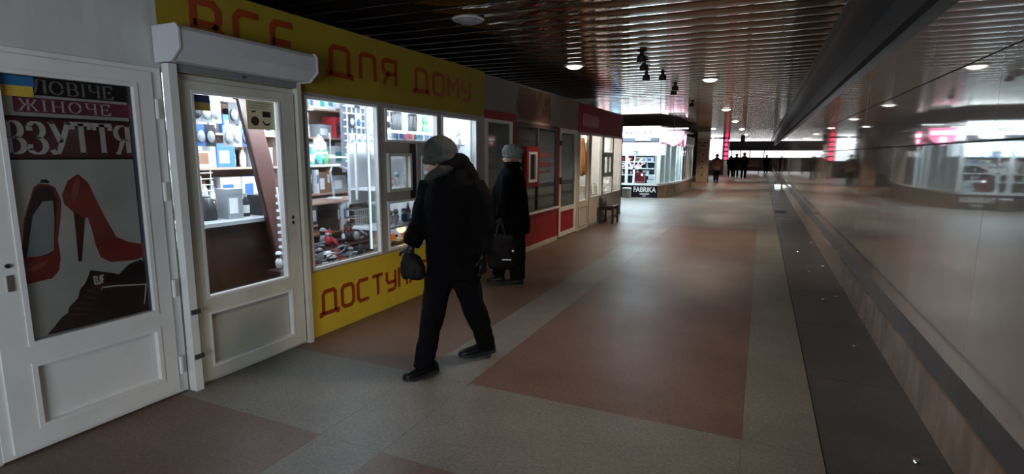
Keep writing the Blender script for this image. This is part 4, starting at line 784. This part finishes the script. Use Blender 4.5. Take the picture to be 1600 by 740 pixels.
# decal tree & contents
tr = thing('tree_decal', 'white tree decal on the front window of the bright kiosk', 'decal', (-4.15, Y5 - .01, .5))
obj('trunk', MB().ribbon([(-4.14, .5), (-4.13, .9), (-4.15, 1.15)], .07, 'y', Y5 - .012, Y5 - .006), WPR, tr)
for k, (a, l) in enumerate([(30, .42), (55, .48), (85, .50), (120, .46), (150, .42), (15, .30), (165, .30)]):
    b0 = Vector((-4.15, 1.0)); b1 = b0 + Vector((math.cos(R(a)), math.sin(R(a)))) * l; mid = (b0 + b1) / 2 + Vector((0, -.03)); obj('branch', MB().ribbon([b0, mid, b1], .028, 'y', Y5 - .012, Y5 - .006), WPR, tr)
    for q in range(4):
        c0 = b0 + (b1 - b0) * (.4 + .2 * q) + Vector((random.uniform(-.05, .05), random.uniform(-.04, .06))); obj('leaf', MB().prism([(c0.x - .03, c0.y), (c0.x, c0.y + .02), (c0.x + .03, c0.y), (c0.x, c0.y - .02)], 'y', Y5 - .012, Y5 - .006), WPR, tr)
cb = thing('display_cabinet', 'dark display cabinet with white shelves inside the bright kiosk', 'cabinet', (-4.2, 20.2, 0))
obj('cabinet_back', BX(-5.5, -3.6, 20.4, 20.44, 0, 1.5), mat('dark_teal_panel', (.015, .04, .055), .4), cb)
for z in (.78, 1.02, 1.26, 1.5): obj('shelf_board', BX(-5.5, -3.6, 20.05, 20.4, z - .03, z), WPR, cb)
PAL = [('white', 'blue'), ('white', 'grey'), ('blue', 'white'), ('cream', 'brown'), ('red', 'white')]
def fillx(x0, x1, y, z, where, group, kinds, hmax):
    x = x0; n = 0
    while x < x1 and n < 12:
        kd = random.choice(kinds); c, c2 = random.choice(PAL); args = (.2, min(hmax, .16), .15, c, c2) if kd is carton else (c, c2)
        place(kd, args, (x, y, z), R(-90), '%s-and-%s %s, %s from left, %s' % (c, c2, KN[kd.__name__], ORD[n], where), group); x += random.uniform(.2, .34); n += 1
for z, l in ((.78, 'lower'), (1.02, 'middle'), (1.26, 'upper'), (1.5, 'top')): fillx(-5.3, -3.7, 20.2, z, '%s cabinet shelf of the bright kiosk' % l, 'goods in the bright kiosk', [carton, bottle], .18)
rc = thing('red_display_box', 'red display box with a white dot in the front window of the bright kiosk', 'box', (-3.98, 19.6, .5)); obj('box_body', BX(-4.12, -3.78, 19.5, 19.7, .5, .88), mat('crimson_box', (.22, .02, .03), .4), rc); obj('white_dot', MB().ball((-3.86, 19.49, .80), (.035, .01, .035), 10, 6), LIT, rc); obj('box_rim', BX(-4.13, -3.77, 19.49, 19.5, .52, .56), cm('pink'), rc)
wc = thing('white_price_boxes', 'two stacked white boxes right of the red display box', 'box', (-3.5, 19.6, .5)); obj('lower_box', BX(-3.68, -3.42, 19.5, 19.65, .5, .62), WPR, wc); obj('upper_box', BX(-3.64, -3.44, 19.5, 19.64, .64, .80), WPR, wc)
cl = thing('canopy_lamp', 'flat white lit canopy projecting from the chamfered corner of the bright kiosk', 'canopy', (-3.4, 19.2, 2.4)); obj('canopy_slab', BX(-3.0, -2.45, 20.2, 20.3, 2.42, 2.45), mat('canopy_lit', (.8, .8, .8), .4, emit=(.85, .95, 1), estr=2), cl); obj('canopy_bracket', BX(-3.2, -2.45, 20.3, 20.34, 2.42, 2.47), WFR, cl)
bx = thing('stone_bin', 'short beige litter bin with a white rim before the FABRIKA base', 'bin', (-4.30, 19.12, 0)); obj('bin_body', MB().lathe([(.15, 0), (.16, .02), (.16, .32), (.14, .33)], 16), mat('beige_bin', (.24, .21, .17), .6, var=.15, scale=20), bx, local=True); obj('bin_rim', MB().lathe([(.165, .31), (.165, .345), (.14, .345)], 16), WHITEP, bx, local=True)

# ------------------------------------------------------------------ pillar and far end
TAN = mat('tan_marble', (.42, .30, .20), .35, col2=(.30, .20, .13), scale=2)
pi = sempty('pillar', (-3.05, 32.9, 0)); pi['label'] = 'tan marble pillar with dark inlaid marks at the left of the passage'
obj('pillar_core', BX(-3.38, -2.78, 32.6, 33.2, 0, ZC), mat('dark_joint', (.04, .03, .02), .6), pi)
z = 0
for h in (.14, .42, .42, .42, .42, .36, .04, .60):
    if h > .1: obj('pillar_block', BX(-3.40, -2.76, 32.58, 33.22, z + .006, z + h - .006), TAN, pi)
    z += h
for z, w_ in ((.36, .12), (.75, .12), (1.12, .10), (1.5, .10), (2.0, .30)): obj('inlay', BX(-3.08 - w_ / 2, -3.08 + w_ / 2, 32.565, 32.58, z, z + .08), mat('dark_inlay', (.10, .05, .03), .4), pi)
k6 = thing('white_lit_kiosk', 'distant kiosk glowing white beyond the tan pillar', 'kiosk', (-3.2, 45, 0))
obj('kiosk_body', BX(-4.6, -2.7, 45.05, 52, 0, 2.7), mat('grey_kiosk', (.30, .28, .27), .5), k6); obj('lit_panel', BX(-4.0, -2.85, 45.0, 45.05, 1.15, 2.75), mat('far_panel_lit', (.8, .8, .8), .4, emit=(.85, .95, 1), estr=1.8), k6)
s6 = thing('star_light', 'white star-shaped light standing out before the distant white kiosk', 'light', (-3.5, 44.8, 2.3))
pts = []
for k in range(16):
    rr = .55 if k % 2 == 0 else .2
    pts.append((-3.55 + rr * math.cos(k * math.pi / 8), 2.42 + rr * math.sin(k * math.pi / 8)))
obj('star', MB().prism(pts, 'y', 44.78, 44.84), mat('star_lit', (.8, .8, .8), .4, emit=(.9, .97, 1), estr=4), s6); obj('star_post', MB().tube([(-3.55, 44.85, 2.3), (-3.55, 44.95, 2.3)], .03, 6), WHITEP, s6)
n6 = thing('neon_sign', 'vertical red neon sign on the corner of the distant white kiosk', 'sign', (-2.6, 44.9, 1.2)); obj('sign_back', BX(-2.72, -2.42, 44.9, 44.98, 1.1, 2.85), DARK, n6)
NEO = mat('neon_red_lit', (.8, .1, .1), .4, emit=(1, .03, .10), estr=4)
for k in range(5): nl = obj('neon_letter', MB().lathe([(.10, 0), (.13, .0), (.13, .06), (.10, .06)], 12), NEO, n6, local=True); nl.matrix_parent_inverse = n6.matrix_basis.inverted(); nl.matrix_basis = Matrix.Translation((-2.57, 44.90, 1.28 + k * .34)) @ Matrix.Rotation(R(90), 4, 'X')
k7 = thing('far_market_row', 'row of distant stalls under a long bright strip window at the end of the passage', 'kiosk', (-1, 60, 0))
obj('strip_window', BX(-3.6, .95, 60, 60.05, 1.30, 1.98), mat('strip_window_lit', (.9, .9, .9), .4, emit=(.95, .97, 1.0), estr=1.6), k7)
for x in (-2.9, -2.1, -1.2, .1): obj('mullion', BX(x, x + .08, 59.95, 60, 1.0 if x > -.5 else 1.3, 1.98), WHITEM, k7)
obj('dark_lintel', BX(-3.6, .95, 59.9, 60.1, 1.98, 2.45), mat('black_lintel', (.025, .025, .03), .4), k7); obj('upper_wall', BX(-3.6, .95, 60.0, 60.1, 2.45, ZC), mat('grey_upper_wall', (.16, .14, .14), .5), k7)
obj('lower_wall', BX(-3.6, .95, 60.0, 60.1, 0, 1.30), mat('brown_counter_wall', (.10, .075, .065), .5, var=.2, scale=1), k7)
light('far_end_light', 'AREA', (-1.2, 59.7, 1.7), 60, (.95, .97, 1.0), (R(-90), 0, 0), (4, .5))
t = thing('market_stall', 'dark brown covered stall just before the bright strip window', 'stall', (-.5, 50, 0)); obj('stall_body', BX(-1.25, -.15, 50, 51.2, .55, 1.30), mat('dark_brown_cover', (.035, .024, .022), .6), t, bevel=.03)
for x in (-1.2, -.25):
    for y_ in (50.05, 51.1): obj('leg', BX(x, x + .06, y_, y_ + .06, 0, .55), DARK, t)
hp = thing('hanging_loudspeaker', 'dark elongated loudspeaker hanging from the ceiling over the far passage', 'loudspeaker', (-1.05, 27, 2.3)); obj('speaker_body', BX(-1.16, -.94, 33.0, 33.2, 2.1, 2.62), DARK, hp, bevel=.02); obj('hanger', MB().tube([(-1.05, 33.1, 2.62), (-1.05, 33.1, ZC)], .01, 6), DARK, hp)
bw = thing('lit_floor_box', 'small box with glowing white faces on the floor against the far right wall', 'box', (.72, 28.6, 0)); obj('box_body', BX(.60, .90, 28.4, 28.7, -.014, .30), mat('grey_box', (.35, .35, .36), .4), bw); obj('lit_face', BX(.63, .87, 28.38, 28.40, .02, .14), LIT, bw); obj('upper_face', BX(.65, .85, 28.385, 28.40, .18, .28), WHITEP, bw)
# litter / crumpled foil scraps in the gutter
FOIL = mat('crumpled_foil', (.85, .85, .85), .18, 1.0)
FOILP = mat('white_paper_scrap', (.85, .85, .85), .5)
sc_lab = ['nearest to the camera', 'second from the camera', 'left of a close pair', 'right of a close pair', 'fifth from the camera', 'beside the fifth, against the wall', 'seventh from the camera', 'farthest, against the wall']
for (x, y_), l in zip([(.80, 3.11), (.78, 4.9), (.69, 6.40), (.83, 6.60), (.66, 7.9), (.86, 8.4), (.62, 9.5), (.88, 10.6)], sc_lab):
    mb = MB(); bmesh.ops.create_icosphere(mb.bm, subdivisions=2, radius=.022)
    for v in mb.bm.verts: v.co = Vector((v.co.x * .9, v.co.y * 1.1, v.co.z * .55)) * (1 + .5 * noise.noise(v.co * 70 + Vector((x * 9, y_, 0)))); v.co.z += .011
    o = obj('paper_scrap', mb, FOIL); o.location = (x, y_, -.014); tag(o, 'white scrap in the gutter by the marble wall, ' + l, 'litter', 'white scraps in the gutter')

# ------------------------------------------------------------------ people
def remesh(mb, name, vox, mt, parent, fold=0, fs=9, it=2, label=None, decim=None):
    me = mb.mesh(name); o = bpy.data.objects.new('tmp', me); C.objects.link(o)
    m_ = o.modifiers.new('r', 'REMESH'); m_.mode = 'VOXEL'; m_.voxel_size = vox
    s_ = o.modifiers.new('s', 'SMOOTH'); s_.iterations = it; s_.factor = .5
    g = bpy.context.evaluated_depsgraph_get(); g.update(); nm = bpy.data.meshes.new_from_object(o.evaluated_get(g)); bpy.data.objects.remove(o); bpy.data.meshes.remove(me)
    if fold:
        nr = [v.normal.copy() for v in nm.vertices]
        for v, n in zip(nm.vertices, nr):
            p = v.co; f = noise.noise(Vector((p.x * fs, p.y * fs, p.z * fs * .45))) + .5 * noise.noise(Vector((p.x * fs * 2.3, p.y * fs * 2.3, p.z * fs * 1.4 + 5))); v.co = p + n * fold * f
    nm.polygons.foreach_set('use_smooth', [True] * len(nm.polygons)); nm.name = name
    return obj(name, nm, mt, parent, label=label)
COAT = mat('black_wool_coat', (.0035, .0035, .004), .9, var=.2, scale=20, bump=.2, bscale=220, spec=.06)
TROU = mat('black_trousers', (.004, .004, .005), .85, var=.2, scale=20, bump=.15, bscale=200, spec=.08)
SHOE = mat('black_leather', (.006, .006, .006), .45, spec=.3)
SKIN = mat('skin', (.42, .23, .16), .5, var=.06, scale=10)
KNIT = mat('grey_knit', (.050, .054, .052), .9, var=.15, scale=40, bump=.5, bscale=260, spec=.2)
class Fig:      # local frame: f forward, r right-hand side of the figure, z up
    def __init__(s, c, fwd): s.c = Vector((c[0], c[1], 0)); s.f = Vector((fwd[0], fwd[1], 0)).normalized(); s.r = Vector((s.f.y, -s.f.x, 0))
    def P(s, f, r, z): return s.c + s.f * f + s.r * r + Vector((0, 0, z))
    def rot(s): return Matrix((s.f, -s.r, Vector((0, 0, 1)))).transposed()
def hand(mb, w0, d, side, k=1.0, curl=.6):
    # palm, four unequal curled fingers and a thumb; d = direction the hand points, side = direction of the thumb
    d = Vector(d).normalized(); s = (Vector(side) - d * d.dot(Vector(side))).normalized(); n = d.cross(s)
    w0 = Vector(w0); mb.tube([w0 - d * .02 * k, w0 + d * .03 * k, w0 + d * .085 * k], [(.018 * k, .024 * k), (.016 * k, .036 * k), (.013 * k, .040 * k)], 10, flat=n)
    for i, L in enumerate((.072, .080, .074, .058)):
        b = w0 + d * .08 * k + s * (.028 - .019 * i) * k; p1 = b + d * L * .45 * k + n * .2 * curl * L * k; p2 = p1 + (d * (1 - curl * .6) + n * curl).normalized() * L * .34 * k; p3 = p2 + (d * (.4 - curl * .6) + n * curl).normalized() * L * .28 * k
        mb.tube([b, p1, p2, p3], [.0095 * k, .0090 * k, .0085 * k, .007 * k], 8)
    b = w0 + d * .02 * k + s * .026 * k; mb.tube([b, b + (d * .6 + s * .8).normalized() * .035 * k, b + (d * .85 + s * .6 + n * .3).normalized() * .065 * k], [.013 * k, .011 * k, .009 * k], 8)
def shoe(F, toe, heel, parent, z=0, lift=0, name='shoe', mt=None):
    t = Vector((toe[0], toe[1], 0)); h = Vector((heel[0], heel[1], 0)); d = (t - h); L = d.length; d.normalize(); s = Vector((-d.y, d.x, 0)); mb = MB()
    prof = [(0, .030, .05, .022), (.12, .036, .085, .026), (.35, .038, .085, .030), (.6, .044, .055, .030), (.8, .046, .045, .026), (.95, .034, .036, .02), (1.0, .018, .026, .014)]
    rings = []
    for a, w_, hh, _ in prof:
        c = h + d * (a * L); lz = z + lift * (1 - a)
        rings.append([mb.bm.verts.new(c + s * (w_ * math.cos(q)) + Vector((0, 0, lz + .012 + (hh * max(0, math.sin(q)) if math.sin(q) > 0 else .0)))) for q in [2 * math.pi * k / 14 for k in range(14)]])
    for i in range(len(rings) - 1):
        for k in range(14): mb.bm.faces.new((rings[i][k], rings[i][(k + 1) % 14], rings[i + 1][(k + 1) % 14], rings[i + 1][k]))
    mb.bm.faces.new(rings[0][::-1]); mb.bm.faces.new(rings[-1]); o = obj(name, mb, mt or SHOE, parent, smooth=True)
    sb_ = MB(); pts = [(h + d * (a * L) + s * (w_ + .004), lift * (1 - a)) for a, w_, _, _ in prof] + [(h + d * (a * L) - s * (w_ + .004), lift * (1 - a)) for a, w_, _, _ in prof[::-1]]
    A = [sb_.bm.verts.new(p + Vector((0, 0, z + l))) for p, l in pts]; B2 = [sb_.bm.verts.new(p + Vector((0, 0, z + l + .018))) for p, l in pts]; sb_.bm.faces.new(A[::-1]); sb_.bm.faces.new(B2)
    for i in range(len(A)): sb_.bm.faces.new((A[i], A[(i + 1) % len(A)], B2[(i + 1) % len(A)], B2[i]))
    obj('sole', sb_, mat('rubber_sole', (.015, .015, .015), .6), o)
def head(mb, F, f, r, z, yaw=0, s=1.0):
    ff = (F.f * math.cos(yaw) + F.r * math.sin(yaw)); rr = Vector((ff.y, -ff.x, 0)); c = F.P(f, r, z); U = Vector((0, 0, 1)); M = Matrix((ff, -rr, U)).transposed()
    mb.ball(c + U * .02 * s, (.095 * s, .076 * s, .105 * s), 16, 12, M); mb.ball(c + ff * .025 * s - U * .055 * s, (.062 * s, .055 * s, .062 * s), 14, 10, M)     # skull, jaw
    mb.ball(c + ff * .070 * s - U * .095 * s, (.018 * s, .024 * s, .018 * s), 8, 6, M)                                              # chin
    mb.tube([c + ff * .090 * s + U * .020 * s, c + ff * .106 * s - U * .010 * s, c + ff * .112 * s - U * .028 * s], [.009 * s, .012 * s, .015 * s], 8)     # nose
    mb.tube([c + ff * .086 * s - rr * .024 * s - U * .062 * s, c + ff * .094 * s - U * .060 * s, c + ff * .086 * s + rr * .024 * s - U * .062 * s], .008 * s, 6)    # lips
    for q in (-1, 1): mb.ball(c + rr * q * .078 * s - ff * .005 * s - U * .008 * s, (.020 * s, .009 * s, .032 * s), 8, 6, M); mb.tube([c + ff * .082 * s + rr * q * .014 * s + U * .036 * s, c + ff * .076 * s + rr * q * .046 * s + U * .034 * s], .008 * s, 6)   # ears, brows
    return c, ff, rr, M
def eyes(c, ff, rr, parent, s=1.0):
    for q in (-1, 1):
        o = obj('eye', MB().ball(c + ff * .080 * s + rr * q * .031 * s + Vector((0, 0, .014 * s)), .011 * s, 10, 8), mat('eye_white', (.6, .6, .58), .3), parent, smooth=True)
        obj('iris', MB().ball(c + ff * .088 * s + rr * q * .031 * s + Vector((0, 0, .014 * s)), .0055 * s, 8, 6), mat('dark_iris', (.03, .02, .015), .3), o)

# --- the walking man
man = thing('person', 'person in grey knit hat and long black coat striding past the yellow shop base', 'person', (-1.92, 3.15, 0))
F = Fig((-1.92, 3.15), (-.71 * .9076 - (-.71) * .4173, -.71 * .4173 + (-.71) * .9076))
u_, w_v = Vector((.9085, .418, 0)), Vector((-.418, .9085, 0))
def W(u, w_, z): return Vector((-1.92, 3.15, 0)) + u_ * u + w_v * w_ + Vector((0, 0, z))
body = MB()
F2 = Fig((-1.92, 3.15), tuple((u_ * -.80 + w_v * -.10)[:2]))      # head is turned to the shop windows
hc = W(-.075, 0, 1.475) - Vector((-1.92, 3.15, 0))
c_, ff_, rr_, M_ = head(body, Fig((W(-.075, 0, 0).x, W(-.075, 0, 0).y), tuple((u_ * -.97 + w_v * .12)[:2])), -.012, 0, 1.462, 0, 1.0)
body.tube([W(-.055, 0, 1.42), W(-.02, 0, 1.34), W(0, 0, 1.25)], [.055, .062, .10], 12)
body.tube([W(0, 0, 1.30), W(0, 0, 1.1), W(.01, 0, .95), W(.01, 0, .80)], [(.11, .08), (.13, .10), (.12, .09), (.10, .07)], 14, flat=F.r)
hd = MB(); hand(hd, W(-.262, -.05, .865), W(-.285, -.07, .78) - W(-.262, -.05, .865), -u_, 1.0, .9)
hand(hd, W(.235, -.10, .815), Vector((0, 0, -1)), F.f, 1.0, .7)
remesh(hd, 'gloves', .006, SHOE, man)
body.tube([W(-.10, .06, 1.26), W(-.19, .03, 1.05), W(-.255, -.045, .90)], [.045, .036, .028], 10); body.tube([W(.13, -.06, 1.24), W(.225, -.075, 1.04), W(.235, -.09, .86)], [.045, .036, .028], 10)
body.tube([W(-.05, .02, .84), W(-.11, -.11, .45), W(-.165, -.195, .10)], [.055, .045, .035], 10); body.tube([W(.07, 0, .84), W(.15, .075, .45), W(.238, .205, .12)], [.055, .045, .035], 10)
bo = remesh(body, 'body', .009, SKIN, man, it=3)
eyes(c_, ff_, rr_, bo)
tr_ = MB()
tr_.tube([W(-.03, .02, .86), W(-.06, .0, .70), W(-.105, -.10, .47), W(-.130, -.155, .30), W(-.165, -.19, .12), W(-.175, -.20, .065)], [.105, .105, .085, .078, .068, .066], 16)
tr_.tube([W(.06, .0, .86), W(.085, .02, .70), W(.145, .07, .47), W(.185, .13, .30), W(.235, .20, .12), W(.245, .215, .07)], [.105, .108, .088, .078, .068, .066], 16)
remesh(tr_, 'trousers', .011, TROU, man, fold=.012, fs=11)
ct_ = MB()
ct_.tube([W(.035, 0, .645), W(.035, 0, .70), W(.035, 0, .85), W(.03, 0, 1.02), W(.025, 0, 1.18), W(.02, 0, 1.28), W(.015, .0, 1.355), W(.01, 0, 1.41)], [(.185, .15), (.190, .155), (.195, .16), (.200, .16), (.200, .155), (.185, .14), (.135, .115), (.085, .085)], 24, flat=u_)
ct_.tube([W(-.13, .06, 1.30), W(-.175, .06, 1.17), W(-.205, .02, 1.04), W(-.235, -.02, .96), W(-.265, -.05, .885)], [.085, .082, .075, .066, .060], 14)
ct_.tube([W(.16, -.06, 1.31), W(.215, -.07, 1.17), W(.235, -.08, 1.04), W(.235, -.09, .93), W(.235, -.10, .84)], [.085, .082, .075, .068, .064], 14)
# upstanding hood / collar behind the neck
ct_.tube([W(-.07, -.09, 1.39), W(.0, -.08, 1.415), W(.065, -.03, 1.445), W(.085, .05, 1.45), W(.05, .10, 1.43), W(-.03, .11, 1.40), W(-.09, .07, 1.37)], [.035, .045, .055, .058, .05, .042, .03], 12)
ct_.tube([W(.10, .0, 1.43), W(.13, .0, 1.36), W(.14, 0, 1.26)], [.05, .075, .06], 12)
remesh(ct_, 'coat', .011, COAT, man, fold=.018, fs=8)
sc_ = MB(); sc_.tube([W(-.14, -.05, 1.335), W(-.10, -.10, 1.36), W(-.03, -.115, 1.395), W(.03, -.09, 1.42)], [.022, .034, .036, .026], 10); remesh(sc_, 'scarf', .008, mat('dark_grey_scarf', (.02, .02, .02), .9), man, fold=.008, fs=20)
ht = MB(); hc = W(-.056, 0, 1.512)
hm = Matrix.Rotation(R(8), 3, 'Y')
ht.ball(hc, (.118, .112, .112), 20, 14, M_); ht.tube([hc + M_ @ Vector((.10 * math.cos(a), .096 * math.sin(a), -.048 - .012 * math.cos(a))) for a in [k * math.pi / 10 for k in range(21)]], .024, 10)
remesh(ht, 'knit_hat', .009, KNIT, man, fold=.004, fs=30)
shoe(F, (-2.078, 2.805), (-1.985, 3.055), man); shoe(F, (-1.965, 3.335), (-1.775, 3.545), man, lift=.012)
bag = thing('dark_bag', 'dark soft bag in the hand of the person in the grey knit hat', 'bag', tuple(W(-.27, -.08, .66)))
bm2 = MB(); bm2.tube([W(-.275, -.07, .835), W(-.265, -.07, .79), W(-.245, -.07, .72), W(-.235, -.07, .67), W(-.235, -.07, .655)], [(.035, .025), (.075, .05), (.088, .06), (.080, .055), (.05, .035)], 16, flat=u_); remesh(bm2, 'bag_body', .009, mat('black_nylon', (.005, .005, .006), .65, spec=.2), bag, fold=.012, fs=14)
obj('bag_handle', MB().tube([W(-.315, -.07, .80), W(-.29, -.07, .845), W(-.262, -.07, .85), W(-.24, -.07, .80)], .007, 8), BLACKP, bag)

# --- the standing woman
wm = thing('person', 'person in a pale grey fluffy beret and black coat standing at the dark shuttered window', 'person', (-2.58, 5.6, 0))
def V_(u, w_, z): return Vector((-2.6, 5.6, 0)) + u_ * u + w_v * w_ + Vector((0, 0, z))
FWm = Fig((V_(.02, 0, 0).x, V_(.02, 0, 0).y), tuple((u_ * -.93 + w_v * .25)[:2]))
body = MB(); c_, ff_, rr_, M_ = head(body, FWm, 0, 0, 1.455, 0, .95)
body.tube([V_(.03, 0, 1.40), V_(.03, 0, 1.30)], [.05, .07], 10); body.tube([V_(.0, 0, 1.28), V_(0, 0, 1.0), V_(0, 0, .78)], [(.10, .15), (.11, .13), (.13, .15)], 12, flat=u_)
body.tube([V_(-.02, -.14, 1.23), V_(-.06, -.19, 1.02), V_(-.10, -.22, .85)], [.04, .034, .026], 8); body.tube([V_(.02, .14, 1.23), V_(.0, .19, 1.02), V_(-.07, .2, .87)], [.04, .034, .026], 8)
hd = MB(); hand(hd, V_(-.10, -.22, .79), (0, 0, -1), -u_, .92, .9); hand(hd, V_(-.08, .2, .81), (0, 0, -1), -u_, .92, .7); remesh(hd, 'gloves', .007, SHOE, wm)
for s in (-1, 1): body.tube([V_(.04 * s, -.05 * s, .8), V_(.065 * s, -.06 * s, .42), V_(.09 * s, -.05 * s, .08)], [.075, .05, .035], 10)
bo = remesh(body, 'body', .011, SKIN, wm, it=3); eyes(c_, ff_, rr_, bo, .95)
tr_ = MB()
tr_.tube([V_(-.05, .05, .78), V_(-.09, .06, .45), V_(-.12, .06, .2), V_(-.13, .06, .08)], [.10, .085, .075, .075], 14); tr_.tube([V_(.07, -.05, .78), V_(.085, -.06, .45), V_(.09, -.06, .2), V_(.09, -.06, .07)], [.11, .10, .090, .088], 14)
remesh(tr_, 'trousers', .013, TROU, wm, fold=.01, fs=11)
ct_ = MB(); ct_.tube([V_(.0, 0, .60), V_(.0, 0, .68), V_(-.005, 0, .90), V_(.0, 0, 1.08), V_(.01, 0, 1.22), V_(.02, 0, 1.31), V_(.03, 0, 1.37)], [(.225, .20), (.23, .205), (.225, .20), (.205, .19), (.165, .18), (.125, .13), (.075, .075)], 22, flat=u_)
ct_.tube([V_(-.02, -.15, 1.26), V_(-.06, -.2, 1.02), V_(-.10, -.22, .82)], [.075, .07, .06], 12); ct_.tube([V_(.02, .15, 1.26), V_(.0, .2, 1.02), V_(-.07, .2, .84)], [.075, .07, .06], 12)
ct_.tube([V_(.03 + .075 * math.cos(a), .075 * math.sin(a), 1.385) for a in [k * math.pi / 6 for k in range(13)]], .032, 10)
remesh(ct_, 'coat', .013, COAT, wm, fold=.015, fs=8)
ht = MB(); hc = V_(.028, 0, 1.515); ht.ball(hc + Vector((0, 0, .02)), (.128, .118, .082), 20, 12, M_); ht.ball(hc + V_(.0, 0, 0) * 0, (.102, .095, .085), 16, 12, M_); ht.tube([hc + M_ @ Vector((.098 * math.cos(a), .09 * math.sin(a), -.03)) for a in [k * math.pi / 10 for k in range(21)]], .020, 8)
remesh(ht, 'fluffy_beret', .009, mat('pale_grey_fluffy_wool', (.30, .31, .30), .95, var=.35, scale=30, bump=.6, bscale=200, col2=(.12, .12, .12)), wm, fold=.012, fs=22)
shoe(FWm, tuple(V_(-.27, .07, 0)[:2]), tuple(V_(-.06, .05, 0)[:2]), wm, name='boot'); shoe(FWm, tuple(V_(-.09, -.05, 0)[:2]), tuple(V_(.16, -.07, 0)[:2]), wm, name='boot')
hb = thing('shopping_bag', 'large black shopping bag with white dot and stripe held by the person in beret', 'bag', tuple(V_(-.09, -.30, .22)))
bb = MB(); bb.tube([V_(-.09, -.31, .24), V_(-.09, -.31, .28), V_(-.09, -.31, .45), V_(-.09, -.31, .60), V_(-.09, -.31, .63)], [(.13, .06), (.155, .075), (.165, .08), (.15, .06), (.14, .03)], 16, flat=u_); remesh(bb, 'bag_body', .011, mat('black_bag_cloth', (.004, .004, .005), .6, spec=.2), hb, fold=.01, fs=10)
obj('bag_handle', MB().tube([V_(-.16, -.31, .60), V_(-.13, -.25, .74), V_(-.09, -.24, .745), V_(-.05, -.31, .60)], .008, 8), BLACKP, hb)
obj('white_dot', MB().ball(V_(.035, -.385, .455), .014, 8, 6), WPR, hb); ws_ = obj('white_stripe', BX(-.05, .05, -.004, .004, -.006, .006), WPR, hb)
ws_.matrix_basis = Matrix.Translation(V_(-.035, -.394, .36)) @ Matrix.Rotation(math.atan2(.418, .9085), 4, 'Z')

# --- distant walkers
def walker(x, y, fx, fy, h, coat, trou, hat, lab, stride=.18, bagside=None, hatname='hat'):
    p = thing('person', lab, 'person', (x, y, 0)); F = Fig((x, y), (fx, fy)); k = h / 1.68
    b = MB(); c, ff, rr, M = head(b, F, .02, 0, 1.50 * k, 0, k)
    b.tube([F.P(.01, 0, 1.43 * k), F.P(0, 0, 1.32 * k)], [.055, .07], 10); b.tube([F.P(0, 0, 1.34 * k), F.P(0, 0, 1.1 * k), F.P(0, 0, .85 * k)], [(.17, .10), (.15, .11), (.16, .12)], 12, flat=F.r)
    for s in (-1, 1):
        b.tube([F.P(0, .17 * s, 1.32 * k), F.P(-.03 * s, .22 * s, 1.08 * k), F.P(.08, .2 * s, .88 * k)], [.05, .042, .03], 8); b.tube([F.P(0, .08 * s, .86 * k), F.P(stride * .5 * s, .09 * s, .46 * k), F.P(stride * s, .09 * s, .07)], [.08, .055, .04], 8)
        hand(b, F.P(.08, .2 * s, .87 * k), (0, 0, -1), F.f, .95, .6)
    bo = remesh(b, 'body', .014, SKIN, p, it=2); eyes(c, ff, rr, bo, k)
    t = MB()
    for s in (-1, 1): t.tube([F.P(0, .075 * s, .86 * k), F.P(stride * .5 * s, .09 * s, .46 * k), F.P(stride * s, .09 * s, .08)], [.105, .08, .068], 12)
    remesh(t, 'trousers', .02, trou, p, fold=.008)
    ct = MB(); ct.tube([F.P(0, 0, .66 * k), F.P(0, 0, .9 * k), F.P(0, 0, 1.15 * k), F.P(0, 0, 1.33 * k), F.P(0, 0, 1.43 * k)], [(.22, .17), (.215, .165), (.22, .16), (.18, .13), (.08, .08)], 16, flat=F.r)
    for s in (-1, 1): ct.tube([F.P(0, .17 * s, 1.32 * k), F.P(-.03 * s, .24 * s, 1.08 * k), F.P(.08, .22 * s, .92 * k)], [.08, .072, .06], 10)
    remesh(ct, 'coat', .018, coat, p, fold=.012)
    hh = MB(); hh.ball(c + Vector((0, 0, .055 * k)), (.112 * k, .105 * k, .085 * k), 14, 10, M); remesh(hh, hatname, .012, hat, p)
    for s in (-1, 1): shoe(F, tuple(F.P(stride * s + .19, .09 * s, 0)[:2]), tuple(F.P(stride * s - .08, .09 * s, 0)[:2]), p)
    return p
PINK = mat('dusty_pink_coat', (.26, .12, .11), .85, var=.3, scale=6, col2=(.09, .06, .055)); BLUEH = mat('dark_blue_cap', (.02, .04, .09), .8)
walker(-2.35, 33.2, .25, -1, 1.62, PINK, TROU, mat('brown_hat', (.07, .05, .045), .9), 'distant person in a pinkish brown coat walking towards the camera', .12)
walker(-2.0, 41.5, .2, 1, 1.50, COAT, TROU, mat('maroon_hat', (.10, .015, .02), .9), 'distant short person in black, between the pinkish coat and the blue cap', .12)
walker(-1.62, 41.0, .1, 1, 1.66, COAT, TROU, BLUEH, 'distant person in black with a dark blue cap, right of the short one', .14)
walker(-1.06, 38.6, .1, 1, 1.74, COAT, TROU, mat('black_hat', (.01, .01, .01), .9), 'distant tall person in black, rightmost of the far walkers', .10)
walker(.35, 52, .1, 1, 1.6, COAT, TROU, MATS['black_hat'], 'faraway person in dark clothes near the marble wall before the strip window', .10)
